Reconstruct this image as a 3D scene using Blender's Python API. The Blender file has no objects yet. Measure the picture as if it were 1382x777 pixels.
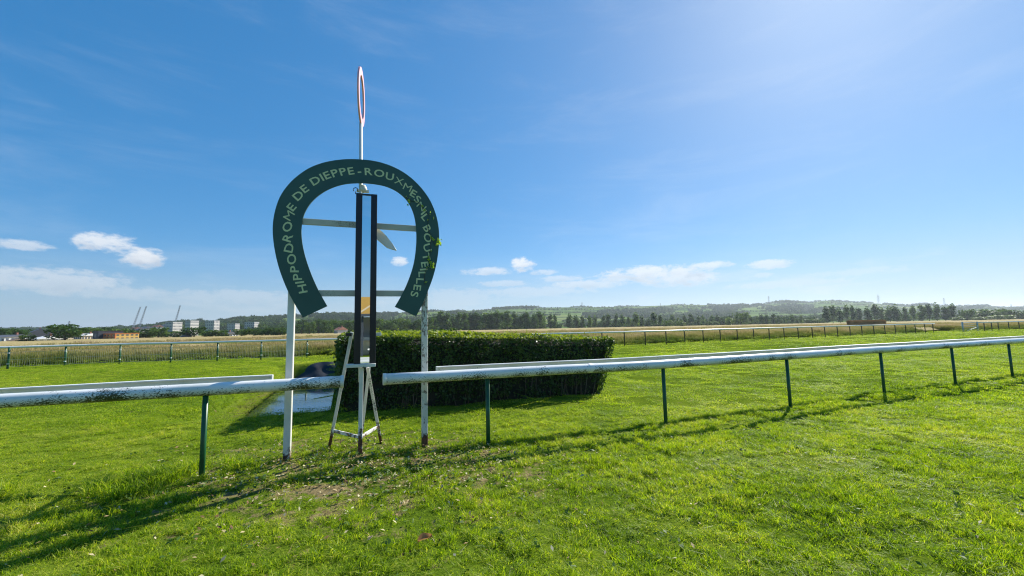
import bpy, math, random
import numpy as np
from mathutils import Vector, Matrix, noise as mnoise

sc = bpy.context.scene
col = sc.collection
rad = math.radians
random.seed(7)
RNG = np.random.default_rng(7)

# ------------------------------------------------------------------ camera
F_PX, PITCH, ROLL, EYE = 560.0, rad(5.55), rad(1.15), 1.65      # focal length in pixels of a 1382 px wide picture
cam_d = bpy.data.cameras.new('camera')
cam_d.sensor_width = 36.0
cam_d.lens = F_PX / 1382.0 * 36.0
cam_d.clip_start, cam_d.clip_end = 0.05, 20000
cam = bpy.data.objects.new('camera', cam_d)
col.objects.link(cam)
_f = Vector((0, math.cos(PITCH), math.sin(PITCH)))
_r0 = Vector((1, 0, 0)); _u0 = _r0.cross(_f)
_R = _r0 * math.cos(ROLL) - _u0 * math.sin(ROLL)
_U = _r0 * math.sin(ROLL) + _u0 * math.cos(ROLL)
m3 = Matrix((_R, _U, -_f)).transposed()
cam.matrix_world = Matrix.Translation((0, 0, EYE)) @ m3.to_4x4()
sc.camera = cam

# ------------------------------------------------------------------ light, sky, exposure
SUN_AZ, SUN_EL = rad(41), rad(37)
sun_dir = Vector((math.sin(SUN_AZ) * math.cos(SUN_EL), math.cos(SUN_AZ) * math.cos(SUN_EL), math.sin(SUN_EL)))
sd = bpy.data.lights.new('sun', 'SUN')
sd.energy = 5.0; sd.angle = rad(0.5); sd.color = (1.0, 0.95, 0.86)
sun = bpy.data.objects.new('sun', sd); col.objects.link(sun)
sun.rotation_euler = (-sun_dir).to_track_quat('-Z', 'Y').to_euler()
sun.location = (0, 0, 60)

sc.view_settings.view_transform = 'Standard'
sc.view_settings.look = 'None'
sc.view_settings.exposure = 0.74
sc.view_settings.gamma = 1.0
sc.render.engine = 'CYCLES'
sc.cycles.use_denoising = True
sc.cycles.denoising_prefilter = 'NONE'
sc.cycles.filter_width = 1.15
sc.cycles.max_bounces = 8
sc.cycles.transparent_max_bounces = 8
sc.cycles.volume_bounces = 0

world = bpy.data.worlds.new('World'); sc.world = world
world.use_nodes = True
SKY_STRENGTH = 0.0625


class NT:
    """small helper round a node tree"""
    def __init__(self, tree): self.t = tree; self.n = tree.nodes; self.l = tree.links
    def new(self, typ, **kw):
        nd = self.n.new(typ)
        for k, v in kw.items(): setattr(nd, k, v)
        return nd
    def sock(self, s, v):
        if v is None: return
        if hasattr(v, 'is_output') or isinstance(v, bpy.types.NodeSocket): self.l.new(v, s)
        else: s.default_value = v
    def math(self, op, a, b=None, c=None, clamp=False):
        nd = self.new('ShaderNodeMath', operation=op, use_clamp=clamp)
        for i, v in enumerate((a, b, c)):
            if v is not None: self.sock(nd.inputs[i], v)
        return nd.outputs[0]
    def vmath(self, op, a, b=None):
        nd = self.new('ShaderNodeVectorMath', operation=op)
        self.sock(nd.inputs[0], a)
        if b is not None: self.sock(nd.inputs[1], b)
        return nd.outputs[0]
    def noise(self, vec, scale, detail=3, rough=0.55, dist=0.0):
        nd = self.new('ShaderNodeTexNoise')
        if vec is not None: self.l.new(vec, nd.inputs['Vector'])
        nd.inputs['Scale'].default_value = scale
        nd.inputs['Detail'].default_value = detail
        nd.inputs['Roughness'].default_value = rough
        nd.inputs['Distortion'].default_value = dist
        return nd.outputs['Fac']
    def ramp(self, fac, stops, interp='LINEAR'):
        nd = self.new('ShaderNodeValToRGB')
        nd.color_ramp.interpolation = interp
        el = nd.color_ramp.elements
        while len(el) > len(stops): el.remove(el[-1])
        while len(el) < len(stops): el.new(0.5)
        for e, (p, c) in zip(el, stops):
            e.position = p
            e.color = (c, c, c, 1) if isinstance(c, (int, float)) else (*c[:3], 1)
        self.l.new(fac, nd.inputs[0])
        return nd.outputs[0]
    def mix(self, fac, a, b, blend='MIX'):
        nd = self.new('ShaderNodeMix', data_type='RGBA', blend_type=blend)
        self.sock(nd.inputs[0], fac)
        for s, v in ((nd.inputs[6], a), (nd.inputs[7], b)):
            if isinstance(v, tuple) and len(v) == 3: v = (*v, 1)
            self.sock(s, v)
        return nd.outputs[2]
    def smooth(self, v, lo, hi):
        nd = self.new('ShaderNodeMapRange', interpolation_type='SMOOTHSTEP')
        self.sock(nd.inputs['Value'], v)
        nd.inputs['From Min'].default_value = lo; nd.inputs['From Max'].default_value = hi
        return nd.outputs[0]
    def mapping(self, vec, scale=(1, 1, 1), loc=(0, 0, 0), rot=(0, 0, 0)):
        nd = self.new('ShaderNodeMapping')
        self.l.new(vec, nd.inputs[0])
        nd.inputs['Location'].default_value = loc
        nd.inputs['Rotation'].default_value = rot
        nd.inputs['Scale'].default_value = scale
        return nd.outputs[0]


def build_world():
    t = NT(world.node_tree)
    t.n.clear()
    sky = t.new('ShaderNodeTexSky', sky_type='NISHITA')
    sky.sun_disc = False
    sky.sun_elevation = SUN_EL
    sky.sun_rotation = SUN_AZ
    sky.air_density, sky.dust_density, sky.ozone_density = 0.8, 0.33, 8.0
    sky.altitude = 0
    tc = t.new('ShaderNodeTexCoord')
    d = tc.outputs['Generated']
    sep = t.new('ShaderNodeSeparateXYZ'); t.l.new(d, sep.inputs[0])
    x, y, z = sep.outputs
    az = t.math('ARCTAN2', x, y)                        # compass direction, radians from +Y
    el = t.math('ARCSINE', z)                           # elevation
    # clouds: soft ellipses (azimuth, elevation, half sizes, weight), broken up by noise
    comb = t.new('ShaderNodeCombineXYZ'); t.l.new(az, comb.inputs[0]); t.l.new(el, comb.inputs[1])
    nv = t.mapping(comb.outputs[0], scale=(1.0, 1.9, 1.0))
    n1 = t.noise(nv, 15.0, 9, 0.68, 0.5)
    n2 = t.noise(t.mapping(comb.outputs[0], scale=(1.0, 2.4, 1.0), loc=(3.1, 1.7, 0)), 48.0, 6, 0.66)
    brk = t.math('ADD', t.math('MULTIPLY', t.math('SUBTRACT', n1, 0.5), 4.4), t.math('MULTIPLY', t.math('SUBTRACT', n2, 0.5), 3.4))
    acc = None; shade = None
    for a, e, sa, se, w in CLOUDS:
        u = t.math('MULTIPLY', t.math('SUBTRACT', az, rad(a)), 1 / rad(sa))
        v = t.math('MULTIPLY', t.math('SUBTRACT', el, rad(e)), 1 / rad(se))
        r2 = t.math('ADD', t.math('MULTIPLY', u, u), t.math('MULTIPLY', v, v))
        g = t.math('SUBTRACT', 1.0, r2)
        g = t.math('MINIMUM', t.math('ADD', g, t.math('MULTIPLY', brk, 1.0)), w)
        g = t.math('MULTIPLY', t.smooth(g, -0.8, 1.0), w)
        # nothing far from its own ellipse
        g = t.math('MULTIPLY', g, t.math('SUBTRACT', 1.0, t.smooth(r2, 1.2, 3.4)))
        lo_ = t.math('MULTIPLY', g, t.smooth(v, 0.5, -0.9))
        shade = lo_ if shade is None else t.math('MAXIMUM', shade, lo_)
        acc = g if acc is None else t.math('MAXIMUM', acc, g)
    # low scattered banks all round the horizon
    nb = t.noise(t.mapping(comb.outputs[0], scale=(1.0, 4.5, 1.0), loc=(0.4, 2.2, 0)), 5.5, 6, 0.6, 0.2)
    band = t.math('MULTIPLY', t.smooth(el, 0.01, 0.05), t.math('SUBTRACT', 1.0, t.smooth(el, 0.07, 0.15)))
    bank = t.math('MULTIPLY', t.math('MULTIPLY', t.smooth(nb, 0.50, 0.72), band), 0.45)
    # thin high streaks
    ns = t.noise(t.mapping(d, scale=(1.2, 1.0, 5.5), rot=(0, rad(8), 0)), 2.6, 6, 0.62, 0.4)
    cir = t.math('MULTIPLY', t.smooth(ns, 0.45, 0.85), 0.13)
    dens = t.math('MAXIMUM', t.math('MAXIMUM', acc, bank), cir)
    grey = t.smooth(t.noise(nv, 26.0, 3, 0.5), 0.35, 0.65)
    ccol = t.mix(t.math('MULTIPLY', t.math('SUBTRACT', 1.25, grey), shade, clamp=True), (8.6, 9.0, 9.5), (5.6, 6.3, 7.4))
    sky_c = t.new('ShaderNodeHueSaturation')
    sky_c.inputs['Saturation'].default_value = SKY_SAT; sky_c.inputs['Value'].default_value = SKY_VAL
    gm = t.new('ShaderNodeGamma'); gm.inputs[1].default_value = 0.5
    t.l.new(sky.outputs[0], gm.inputs[0]); t.l.new(gm.outputs[0], sky_c.inputs['Color'])
    c = t.mix(dens, t.mix(1.0, sky_c.outputs[0], SKY_TINT, 'MULTIPLY'), ccol)
    # pale air low over the horizon
    c = t.mix(t.math('MULTIPLY', t.math('SUBTRACT', 1.0, t.smooth(el, -0.02, 0.19)), 0.72), c, (4.1, 5.1, 5.8))
    bg = t.new('ShaderNodeBackground'); bg.inputs['Strength'].default_value = SKY_STRENGTH
    t.l.new(c, bg.inputs['Color'])
    out = t.new('ShaderNodeOutputWorld'); t.l.new(bg.outputs[0], out.inputs['Surface'])


SKY_SAT, SKY_VAL, SKY_TINT = 1.68, 1.0, (2.66, 3.00, 3.08)
# azimuth, elevation, half-width, half-height (degrees), weight
CLOUDS = [
    (-44.6, 9.2, 2.0, 0.9, 0.9), (-42.2, 8.1, 1.7, 0.9, 1.0), (-50.3, 8.3, 1.6, 0.45, 0.7),
    (-48.0, 5.2, 5.2, 1.1, 0.7), (-43.0, 4.4, 4.0, 0.7, 0.55), (-33.5, 4.2, 6.0, 0.8, 0.5),
    (-15.2, 9.2, 1.0, 0.55, 0.85), (-3.5, 7.9, 3.0, 0.5, 0.7), (1.5, 8.7, 1.5, 0.9, 0.95), (4.3, 7.6, 1.8, 0.35, 0.6),
    (19.5, 6.8, 7.0, 0.95, 0.9), (22.0, 6.0, 4.2, 1.0, 0.85), (11.0, 5.8, 5.0, 0.6, 0.7), (3.0, 5.0, 7.0, 0.6, 0.5),
    (25.5, 7.3, 2.6, 0.5, 0.8), (14.5, 6.3, 2.8, 0.45, 0.75), (-1.0, 6.2, 3.2, 0.4, 0.55), (7.5, 6.7, 3.0, 0.4, 0.6), (40.0, 5.2, 4.5, 0.4, 0.4), (32.0, 6.9, 2.1, 0.5, 0.75), (31.0, 5.6, 1.2, 0.3, 0.5), (34.0, 4.5, 5.5, 0.45, 0.5), (-8.0, 4.2, 5.0, 1.3, 0.45),
]
build_world()


# ------------------------------------------------------------------ surveying helpers (photo pixel -> place in the world)
def ray(px, py): return _f + _R * ((px - 691.0) / F_PX) + _U * ((388.5 - py) / F_PX)
def ground(px, py, z=0.0):
    d = ray(px, py); t = (z - EYE) / d.z
    return Vector((d.x * t, d.y * t, z))
def at_Y(px, Y):                                           # ground point in the vertical plane through the picture column, near the horizon
    hy = 442.93 - (px - 691) * 0.02007
    d = ray(px, hy); t = Y / d.y
    return Vector((d.x * t, Y, 0))
def height_at(px, py, Y):
    d = ray(px, py); return EYE + d.z * Y / d.y
def on_plane(px, py, p, n):
    d = ray(px, py); o = Vector((0, 0, EYE))
    t = (Vector(p) - o).dot(n) / d.dot(n)
    return o + d * t


# ------------------------------------------------------------------ object helpers
def tag(o, label=None, cat=None, group=None, kind=None):
    if label: o['label'] = label
    if cat: o['category'] = cat
    if group: o['group'] = group
    if kind: o['kind'] = kind
    return o
def empty(name, loc, label=None, cat=None, group=None, rz=0.0):
    o = bpy.data.objects.new(name, None); col.objects.link(o)
    o.empty_display_size = 0.2
    o.location = loc; o.rotation_euler = (0, 0, rz)
    return tag(o, label, cat, group)
def link(name, me, mat=None, parent=None, world_space=True):
    o = bpy.data.objects.new(name, me); col.objects.link(o)
    if mat is not None and not me.materials:
        for m in (mat if isinstance(mat, (list, tuple)) else [mat]): me.materials.append(m)
    if parent is not None:
        o.parent = parent
        if world_space:
            o.matrix_parent_inverse = (Matrix.Translation(parent.location) @ parent.rotation_euler.to_matrix().to_4x4()).inverted() if parent.parent is None else parent_world(parent).inverted()
    return o
def parent_world(p):
    m = Matrix.Translation(p.location) @ p.rotation_euler.to_matrix().to_4x4()
    if p.parent is not None: m = parent_world(p.parent) @ p.matrix_parent_inverse @ m
    return m
def copy_tree(o, parent=None):
    c = o.copy(); col.objects.link(c)
    if parent is not None: c.parent = parent
    for ch in o.children: copy_tree(ch, c)
    return c


class MB:
    def __init__(self): self.v = []; self.f = []; self.smooth = []; self.mi = []
    def add(self, vs, fs, smooth=False, mi=0):
        b = len(self.v)
        self.v += [tuple(p) for p in vs]
        for f in fs:
            self.f.append([b + i for i in f]); self.smooth.append(smooth); self.mi.append(mi)
        return self
    def box(self, c, s, rot=None, mi=0, bevel=0.0):
        c = Vector(c); hx, hy, hz = s[0] / 2, s[1] / 2, s[2] / 2
        M = rot if rot is not None else Matrix.Identity(3)
        if bevel <= 0:
            vs = [c + M @ Vector((a * hx, b * hy, d * hz)) for d in (-1, 1) for a, b in ((-1, -1), (1, -1), (1, 1), (-1, 1))]
            fs = [(0, 3, 2, 1), (4, 5, 6, 7), (0, 1, 5, 4), (1, 2, 6, 5), (2, 3, 7, 6), (3, 0, 4, 7)]
        else:
            k = bevel; vs = []; rings = []
            for d, ins in ((-hz, k), (-hz + k, 0), (hz - k, 0), (hz, k)):
                ring = []
                for a, b in ((-1, -1), (1, -1), (1, 1), (-1, 1)):
                    X, Y = hx - ins, hy - ins
                    if (a, b) in ((-1, -1), (1, 1)): pts = [(a * X, b * (Y - k)), (a * (X - k), b * Y)]
                    else: pts = [(a * (X - k), b * Y), (a * X, b * (Y - k))]
                    for q in pts: ring.append(len(vs)); vs.append(c + M @ Vector((q[0], q[1], d)))
                rings.append(ring)
            fs = [tuple(reversed(rings[0])), tuple(rings[3])]
            for r0, r1 in zip(rings, rings[1:]):
                for i in range(8): j = (i + 1) % 8; fs.append((r0[i], r0[j], r1[j], r1[i]))
        return self.add(vs, fs, False, mi)
    def beam(self, p0, p1, w, h, up=(0, 0, 1), mi=0, bevel=0.0):
        p0, p1 = Vector(p0), Vector(p1); L = (p1 - p0)
        x = L.normalized(); y = Vector(up).cross(x)
        if y.length < 1e-4: y = Vector((0, 1, 0)).cross(x)
        y.normalize(); z = x.cross(y)
        M = Matrix((x, y, z)).transposed()
        return self.box((p0 + p1) / 2, (L.length, w, h), M, mi, bevel)
    def tube(self, pts, r, n=10, cap=True, smooth=True, mi=0, up=None):
        pts = [Vector(p) for p in pts]
        rs = r if isinstance(r, (list, tuple)) else [r] * len(pts)
        base = len(self.v); rings = []
        for i, p in enumerate(pts):
            t = (pts[min(i + 1, len(pts) - 1)] - pts[max(i - 1, 0)]).normalized()
            a = Vector((0, 0, 1)) if abs(t.z) < 0.9 else Vector((1, 0, 0))
            u = a.cross(t).normalized(); w = t.cross(u)
            ring = [p + (u * math.cos(2 * math.pi * k / n) + w * math.sin(2 * math.pi * k / n)) * rs[i] for k in range(n)]
            rings.append([len(self.v) + k for k in range(n)]); self.v += [tuple(q) for q in ring]
        for a, b in zip(rings, rings[1:]):
            for k in range(n):
                j = (k + 1) % n
                self.f.append([a[k], a[j], b[j], b[k]]); self.smooth.append(smooth); self.mi.append(mi)
        if cap:
            self.f.append(list(reversed(rings[0]))); self.smooth.append(False); self.mi.append(mi)
            self.f.append(list(rings[-1])); self.smooth.append(False); self.mi.append(mi)
        return self
    def sweep(self, pts, prof, up=Vector((0, 0, 1)), cap=True, smooth=True, mi=0):
        """sweep a closed profile [(side, up)] along horizontal-ish points"""
        pts = [Vector(p) for p in pts]; rings = []; n = len(prof)
        for i, p in enumerate(pts):
            t = (pts[min(i + 1, len(pts) - 1)] - pts[max(i - 1, 0)]).normalized()
            s = t.cross(up).normalized()
            rings.append([len(self.v) + k for k in range(n)])
            self.v += [tuple(p + s * a + up * b) for a, b in prof]
        for a, b in zip(rings, rings[1:]):
            for k in range(n):
                j = (k + 1) % n
                self.f.append([a[k], a[j], b[j], b[k]]); self.smooth.append(smooth); self.mi.append(mi)
        if cap:
            self.f.append(list(reversed(rings[0]))); self.smooth.append(False); self.mi.append(mi)
            self.f.append(list(rings[-1])); self.smooth.append(False); self.mi.append(mi)
        return self
    def mesh(self, name):
        me = bpy.data.meshes.new(name)
        me.from_pydata(self.v, [], self.f)
        me.polygons.foreach_set('use_smooth', self.smooth)
        me.polygons.foreach_set('material_index', self.mi)
        me.update(); return me
    def build(self, name, mat, parent=None):
        return link(name, self.mesh(name), mat, parent)


def quads_mesh(name, V):
    """V: (n,4,3) array of separate quads"""
    n = len(V); me = bpy.data.meshes.new(name)
    me.vertices.add(n * 4); me.vertices.foreach_set('co', V.astype(np.float32).ravel())
    me.loops.add(n * 4); me.loops.foreach_set('vertex_index', np.arange(n * 4, dtype=np.int32))
    me.polygons.add(n); me.polygons.foreach_set('loop_start', np.arange(0, n * 4, 4, dtype=np.int32))
    me.polygons.foreach_set('loop_total', np.full(n, 4, dtype=np.int32))
    me.update(calc_edges=True); return me
def tris_mesh(name, V):
    n = len(V); me = bpy.data.meshes.new(name)
    me.vertices.add(n * 3); me.vertices.foreach_set('co', V.astype(np.float32).ravel())
    me.loops.add(n * 3); me.loops.foreach_set('vertex_index', np.arange(n * 3, dtype=np.int32))
    me.polygons.add(n); me.polygons.foreach_set('loop_start', np.arange(0, n * 3, 3, dtype=np.int32))
    me.polygons.foreach_set('loop_total', np.full(n, 3, dtype=np.int32))
    me.update(calc_edges=True); return me


# ------------------------------------------------------------------ materials
MATS = {}
def material(name):
    m = bpy.data.materials.new(name); m.use_nodes = True
    t = NT(m.node_tree); bsdf = m.node_tree.nodes['Principled BSDF']
    MATS[name] = m
    return m, t, bsdf
def coords(t, kind='Object'):
    return t.new('ShaderNodeTexCoord').outputs[kind]
def position(t): return t.new('ShaderNodeNewGeometry').outputs['Position']
def bump(t, bsdf, h, dist=0.01, strength=0.5):
    b = t.new('ShaderNodeBump'); b.inputs['Distance'].default_value = dist; b.inputs['Strength'].default_value = strength
    t.l.new(h, b.inputs['Height']); t.l.new(b.outputs[0], bsdf.inputs['Normal'])
def plain(name, a, b=None, rough=0.6, scale=8.0, metal=0.0, bmp=0.0, spec=0.5, space='Object'):
    m, t, s = material(name)
    p = coords(t, space) if space == 'Object' else position(t)
    n = t.noise(p, scale, 5, 0.6)
    b = b or tuple(c * 0.75 for c in a)
    t.l.new(t.ramp(n, [(0.3, b), (0.7, a)]), s.inputs['Base Color'])
    s.inputs['Roughness'].default_value = rough; s.inputs['Metallic'].default_value = metal
    s.inputs['Specular IOR Level'].default_value = spec
    if bmp: bump(t, s, t.noise(p, scale * 3, 4), bmp, 0.6)
    return m
def leafy(name, stops, scale=0.5, trans=0.4, tcol=None, rough=0.55, rnd=0.35, spec=0.25):
    """leaf or blade: front reflection plus light coming through"""
    m, t, s = material(name)
    p = position(t)
    oi = t.new('ShaderNodeObjectInfo')
    n = t.noise(p, scale, 4, 0.6)
    f = t.math('ADD', t.math('MULTIPLY', n, 1.0), t.math('MULTIPLY', t.math('SUBTRACT', oi.outputs['Random'], 0.5), rnd))
    c = t.ramp(f, stops)
    t.l.new(c, s.inputs['Base Color']); s.inputs['Roughness'].default_value = rough
    s.inputs['Specular IOR Level'].default_value = spec
    tr = t.new('ShaderNodeBsdfTranslucent')
    t.l.new(t.mix(1.0, c, tcol or (1.6, 1.5, 0.7), 'MULTIPLY'), tr.inputs['Color'])
    mx = t.new('ShaderNodeMixShader'); mx.inputs[0].default_value = trans
    out = t.n['Material Output']
    t.l.new(s.outputs[0], mx.inputs[1]); t.l.new(tr.outputs[0], mx.inputs[2]); t.l.new(mx.outputs[0], out.inputs['Surface'])
    return m


# measured lines
POST_PX = [(272, 645), (659, 600), (899, 575), (1067, 551), (1194, 533), (1290, 520), (1367, 510)]
POSTS = [ground(*p) for p in POST_PX]
DIR = (POSTS[-1] - POSTS[0]).normalized()                       # along the track
NOR = Vector((DIR.y, -DIR.x, 0))                                # from the rail towards the camera
def rail_y(x):
    """the rail's ground line"""
    xs = [p.x for p in POSTS]; ys = [p.y for p in POSTS]
    if x < xs[0]: s = (ys[1] - ys[0]) / (xs[1] - xs[0]); return ys[0] + (x - xs[0]) * s
    if x > xs[-1]: s = (ys[-1] - ys[-2]) / (xs[-1] - xs[-2]); return ys[-1] + (x - xs[-1]) * s
    return float(np.interp(x, xs, ys))
FENCE_PX = [(10, 498), (87, 494), (161, 491), (230, 489), (293, 487), (352, 485), (842, 467), (948, 462.5), (1037, 458.5), (1146, 453.8), (1259, 449)]
FENCE = [ground(*p) for p in FENCE_PX]
_fx = [-70.0, -40.0] + [p.x for p in FENCE] + [62.0, 74.0, 140.0, 420.0]
_fy = [8.0, 18.0] + [p.y for p in FENCE] + [56.0, 60.5, 88.0, 200.0]
def fence_y(x): return float(np.interp(x, _fx, _fy))
# sunken water jump, local axes u (right, along the track) and v (across it, away from the camera)
PO = Vector((-6.05, 8.15, 0)); PV = Vector((-0.37, 0.929, 0)).normalized(); PU = Vector((PV.y, -PV.x, 0))
PLEN, PWID, WATER_Z = 14.3, 2.1, -0.8
def pond_uv(x, y): q = Vector((x, y, 0)) - PO; return q.dot(PU), q.dot(PV)
def sstep(a, b, x): t = min(1, max(0, (x - a) / (b - a))); return t * t * (3 - 2 * t)
def pond_depth(x, y):
    u, v = pond_uv(x, y)
    if u < -1.3 or u > 3.2 or v < -2.0 or v > 17: return 0.0
    near = PU.y / PU.x * u                                        # the near lip follows the track, which is PU itself
    a = sstep(-1.0, 0.35, u) * (1 - sstep(PWID, PWID + 0.25, u))
    b = sstep(-0.02, 0.35, v) * (1 - sstep(PLEN, PLEN + 0.9, v))
    return -1.15 * a * b
def hgt(x, y):
    d = math.hypot(x, y)
    k = 1.0 if d < 40 else max(0.0, 1 - (d - 40) / 60)
    n = mnoise.noise(Vector((x * 0.55, y * 0.55, 0.3))) * 0.03 + mnoise.noise(Vector((x * 2.3, y * 2.3, 4.3))) * 0.018 + (min(0.0, mnoise.noise(Vector((x * 3.1, y * 3.1, 9.3))) + 0.28) * 0.13 if d < 18 else 0.0) if d < 100 else 0.0
    return n * k + pond_depth(x, y)


# ---- turf
def turf_material():
    m, t, s = material('turf')
    p = position(t)
    big = t.noise(p, 0.12, 4, 0.6); mid = t.noise(p, 0.9, 5, 0.65); fine = t.noise(p, 14.0, 6, 0.7)
    streak = t.noise(t.mapping(p, scale=(0.35, 1.6, 1), rot=(0, 0, rad(-21))), 1.1, 5, 0.65)
    f = t.math('ADD', t.math('MULTIPLY', big, 0.22), t.math('ADD', t.math('MULTIPLY', mid, 0.20), t.math('ADD', t.math('MULTIPLY', t.math('ADD', t.math('MULTIPLY', fine, 0.5), t.math('MULTIPLY', t.noise(p, 70.0, 4, 0.7), 0.5)), 0.48), t.math('MULTIPLY', streak, 0.18))))
    c = t.ramp(f, [(0.40, (0.024, 0.042, 0.006)), (0.5, (0.075, 0.125, 0.010)), (0.58, (0.135, 0.185, 0.016)), (0.68, (0.20, 0.215, 0.05))])
    # bare earth and dry thatch round the winning post
    dv = t.vmath('SUBTRACT', p, (-1.9, 5.2, 0.0))
    sp = t.new('ShaderNodeSeparateXYZ'); t.l.new(dv, sp.inputs[0])
    r2 = t.math('ADD', t.math('POWER', t.math('MULTIPLY', sp.outputs[0], 0.42), 2.0), t.math('POWER', t.math('MULTIPLY', sp.outputs[1], 0.62), 2.0))
    soil_n = t.noise(p, 3.2, 5, 0.7)
    near = t.math('SUBTRACT', 1.0, t.smooth(r2, 0.1, 2.2))
    mask = t.smooth(t.math('ADD', soil_n, t.math('MULTIPLY', near, 0.15)), 0.60, 0.72)
    c = t.mix(mask, c, t.ramp(fine, [(0.3, (0.10, 0.075, 0.035)), (0.7, (0.30, 0.24, 0.12))]))
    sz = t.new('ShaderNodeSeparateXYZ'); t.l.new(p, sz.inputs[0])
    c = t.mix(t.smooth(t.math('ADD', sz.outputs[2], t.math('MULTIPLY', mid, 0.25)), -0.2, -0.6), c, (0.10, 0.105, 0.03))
    t.l.new(c, s.inputs['Base Color'])
    s.inputs['Roughness'].default_value = 1.0; s.inputs['Specular IOR Level'].default_value = 0.0
    h = t.math('ADD', t.math('MULTIPLY', fine, 0.5), t.math('MULTIPLY', t.noise(p, 45, 4, 0.7), 0.5))
    bump(t, s, h, 0.03, 0.8)
    return m
def axis(fine_lo, fine_hi, step, lo, hi):
    a = list(np.arange(fine_lo, fine_hi + 1e-6, step))
    s = step; x = fine_hi
    while x < hi: s *= 1.25; x += s; a.append(min(x, hi))
    s = step; x = fine_lo
    while x > lo: s *= 1.25; x -= s; a.insert(0, max(x, lo))
    return a
def build_ground():
    xs = axis(-14.5, 9.0, 0.14, -9000, 9000); ys = axis(1.4, 24.5, 0.14, -2500, 9000)
    nx, ny = len(xs), len(ys)
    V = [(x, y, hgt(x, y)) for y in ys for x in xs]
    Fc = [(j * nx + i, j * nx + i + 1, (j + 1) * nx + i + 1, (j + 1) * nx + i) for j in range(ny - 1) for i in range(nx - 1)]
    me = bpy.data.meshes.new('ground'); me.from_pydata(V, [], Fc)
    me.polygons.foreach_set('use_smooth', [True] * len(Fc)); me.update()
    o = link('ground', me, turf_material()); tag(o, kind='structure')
build_ground()


# ---- water jump: water and its liner
def build_water():
    m, t, s = material('pond_water')
    s.inputs['Base Color'].default_value = (0.085, 0.11, 0.115, 1); s.inputs['Roughness'].default_value = 0.02
    s.inputs['IOR'].default_value = 1.33; s.inputs['Specular IOR Level'].default_value = 1.0
    p = position(t)
    bump(t, s, t.noise(t.mapping(p, scale=(1, 2.2, 1), rot=(0, 0, 0.4)), 3.2, 3, 0.55), 0.012, 0.16)
    b = MB()
    q = [PO + PU * a + PV * v for a, v in ((-0.75, 0.0), (PWID + 0.2, 0.0), (PWID + 0.2, PLEN + 0.75), (-0.75, PLEN + 0.75))]
    b.add([(c.x, c.y, WATER_Z) for c in q], [(0, 1, 2, 3)])
    tag(b.build('water', m), kind='structure')
    # dark rubber sheet hung over the far bank, sagging in folds
    lm = plain('rubber_sheet', (0.022, 0.026, 0.036), (0.012, 0.014, 0.02), 0.5, 2.0, bmp=0.01)
    b = MB(); nu, nv = 40, 14; vs = []
    for j in range(nv + 1):
        w = j / nv
        for i in range(nu + 1):
            u = -0.05 + (PWID + 0.2) * i / nu
            top = 0.03 - 0.62 * (1 - sstep(-0.05, 1.3, u)) ** 1.5
            z = -0.95 + (top + 0.95) * w
            v = PLEN - 0.25 + 1.0 * w + 0.05 * math.sin(11 * w + 1.4 * u) + 0.04 * math.sin(7 * u + 5 * w)
            c = PO + PU * u + PV * v
            vs.append((c.x, c.y, z + 0.02 * math.sin(3 * u + 9 * w)))
    fs = [(j * (nu + 1) + i, j * (nu + 1) + i + 1, (j + 1) * (nu + 1) + i + 1, (j + 1) * (nu + 1) + i) for j in range(nv) for i in range(nu)]
    b.add(vs, fs, True)
    tag(b.build('pond_liner', lm), kind='structure')
build_water()


# ------------------------------------------------------------------ running rails in front
def worn_white(name, zlo=None, zhi=None, base=(0.84, 0.83, 0.81), grime=(0.05, 0.06, 0.03), amount=0.5, rough=0.35, rust=None, flake=(42.0, 2.2)):
    m, t, s = material(name)
    p = position(t)
    sp = t.new('ShaderNodeSeparateXYZ'); t.l.new(p, sp.inputs[0])
    soft = t.noise(p, 2.3, 5, 0.6)
    c = t.mix(t.smooth(soft, 0.35, 0.75), base, tuple(b * k for b, k in zip(base, (0.80, 0.84, 0.80))))
    patch = t.noise(p, 1.6, 3, 0.6); spk = t.noise(t.mapping(p, scale=(1, 1, flake[1])), flake[0], 5, 0.7)
    v = t.math('ADD', t.math('MULTIPLY', spk, 1.0), t.math('MULTIPLY', t.math('SUBTRACT', patch, 0.5), 0.8))
    if zlo is not None:
        low = t.math('SUBTRACT', 1.0, t.smooth(sp.outputs[2], zlo, zhi))
        v = t.math('ADD', v, t.math('MULTIPLY', low, 0.17))
        film = t.math('MULTIPLY', t.math('SUBTRACT', 1.0, t.smooth(sp.outputs[2], zlo, zlo + (zhi - zlo) * 0.55)), t.smooth(soft, 0.3, 0.6))
        c = t.mix(t.math('MULTIPLY', film, 0.35), c, (0.36, 0.38, 0.26))
    c = t.mix(t.smooth(v, 0.80 - amount * 0.2, 0.86 - amount * 0.2), c, grime)
    if rust:
        rn = t.noise(p, 9.0, 5, 0.7)
        rm = t.smooth(t.math('ADD', rn, t.math('MULTIPLY', t.math('SUBTRACT', 1.0, t.smooth(sp.outputs[2], 0.0, rust)), 0.45)), 0.72, 0.86)
        c = t.mix(rm, c, t.ramp(spk, [(0.35, (0.035, 0.018, 0.012)), (0.65, (0.16, 0.06, 0.03))]))
    t.l.new(c, s.inputs['Base Color']); s.inputs['Roughness'].default_value = rough
    bump(t, s, spk, 0.002, 0.4)
    return m
RAIL_LOW, RAIL_R = 0.93, 0.078
m_rail = worn_white('weathered_white_pvc', 0.93, 1.07, amount=0.85, rough=0.28)
m_rail_back = worn_white('white_pvc', 0.90, 1.10, amount=0.15, rough=0.35)
m_green = plain('green_post_paint', (0.012, 0.105, 0.036), (0.008, 0.070, 0.026), 0.4, 6.0, bmp=0.001)
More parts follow.
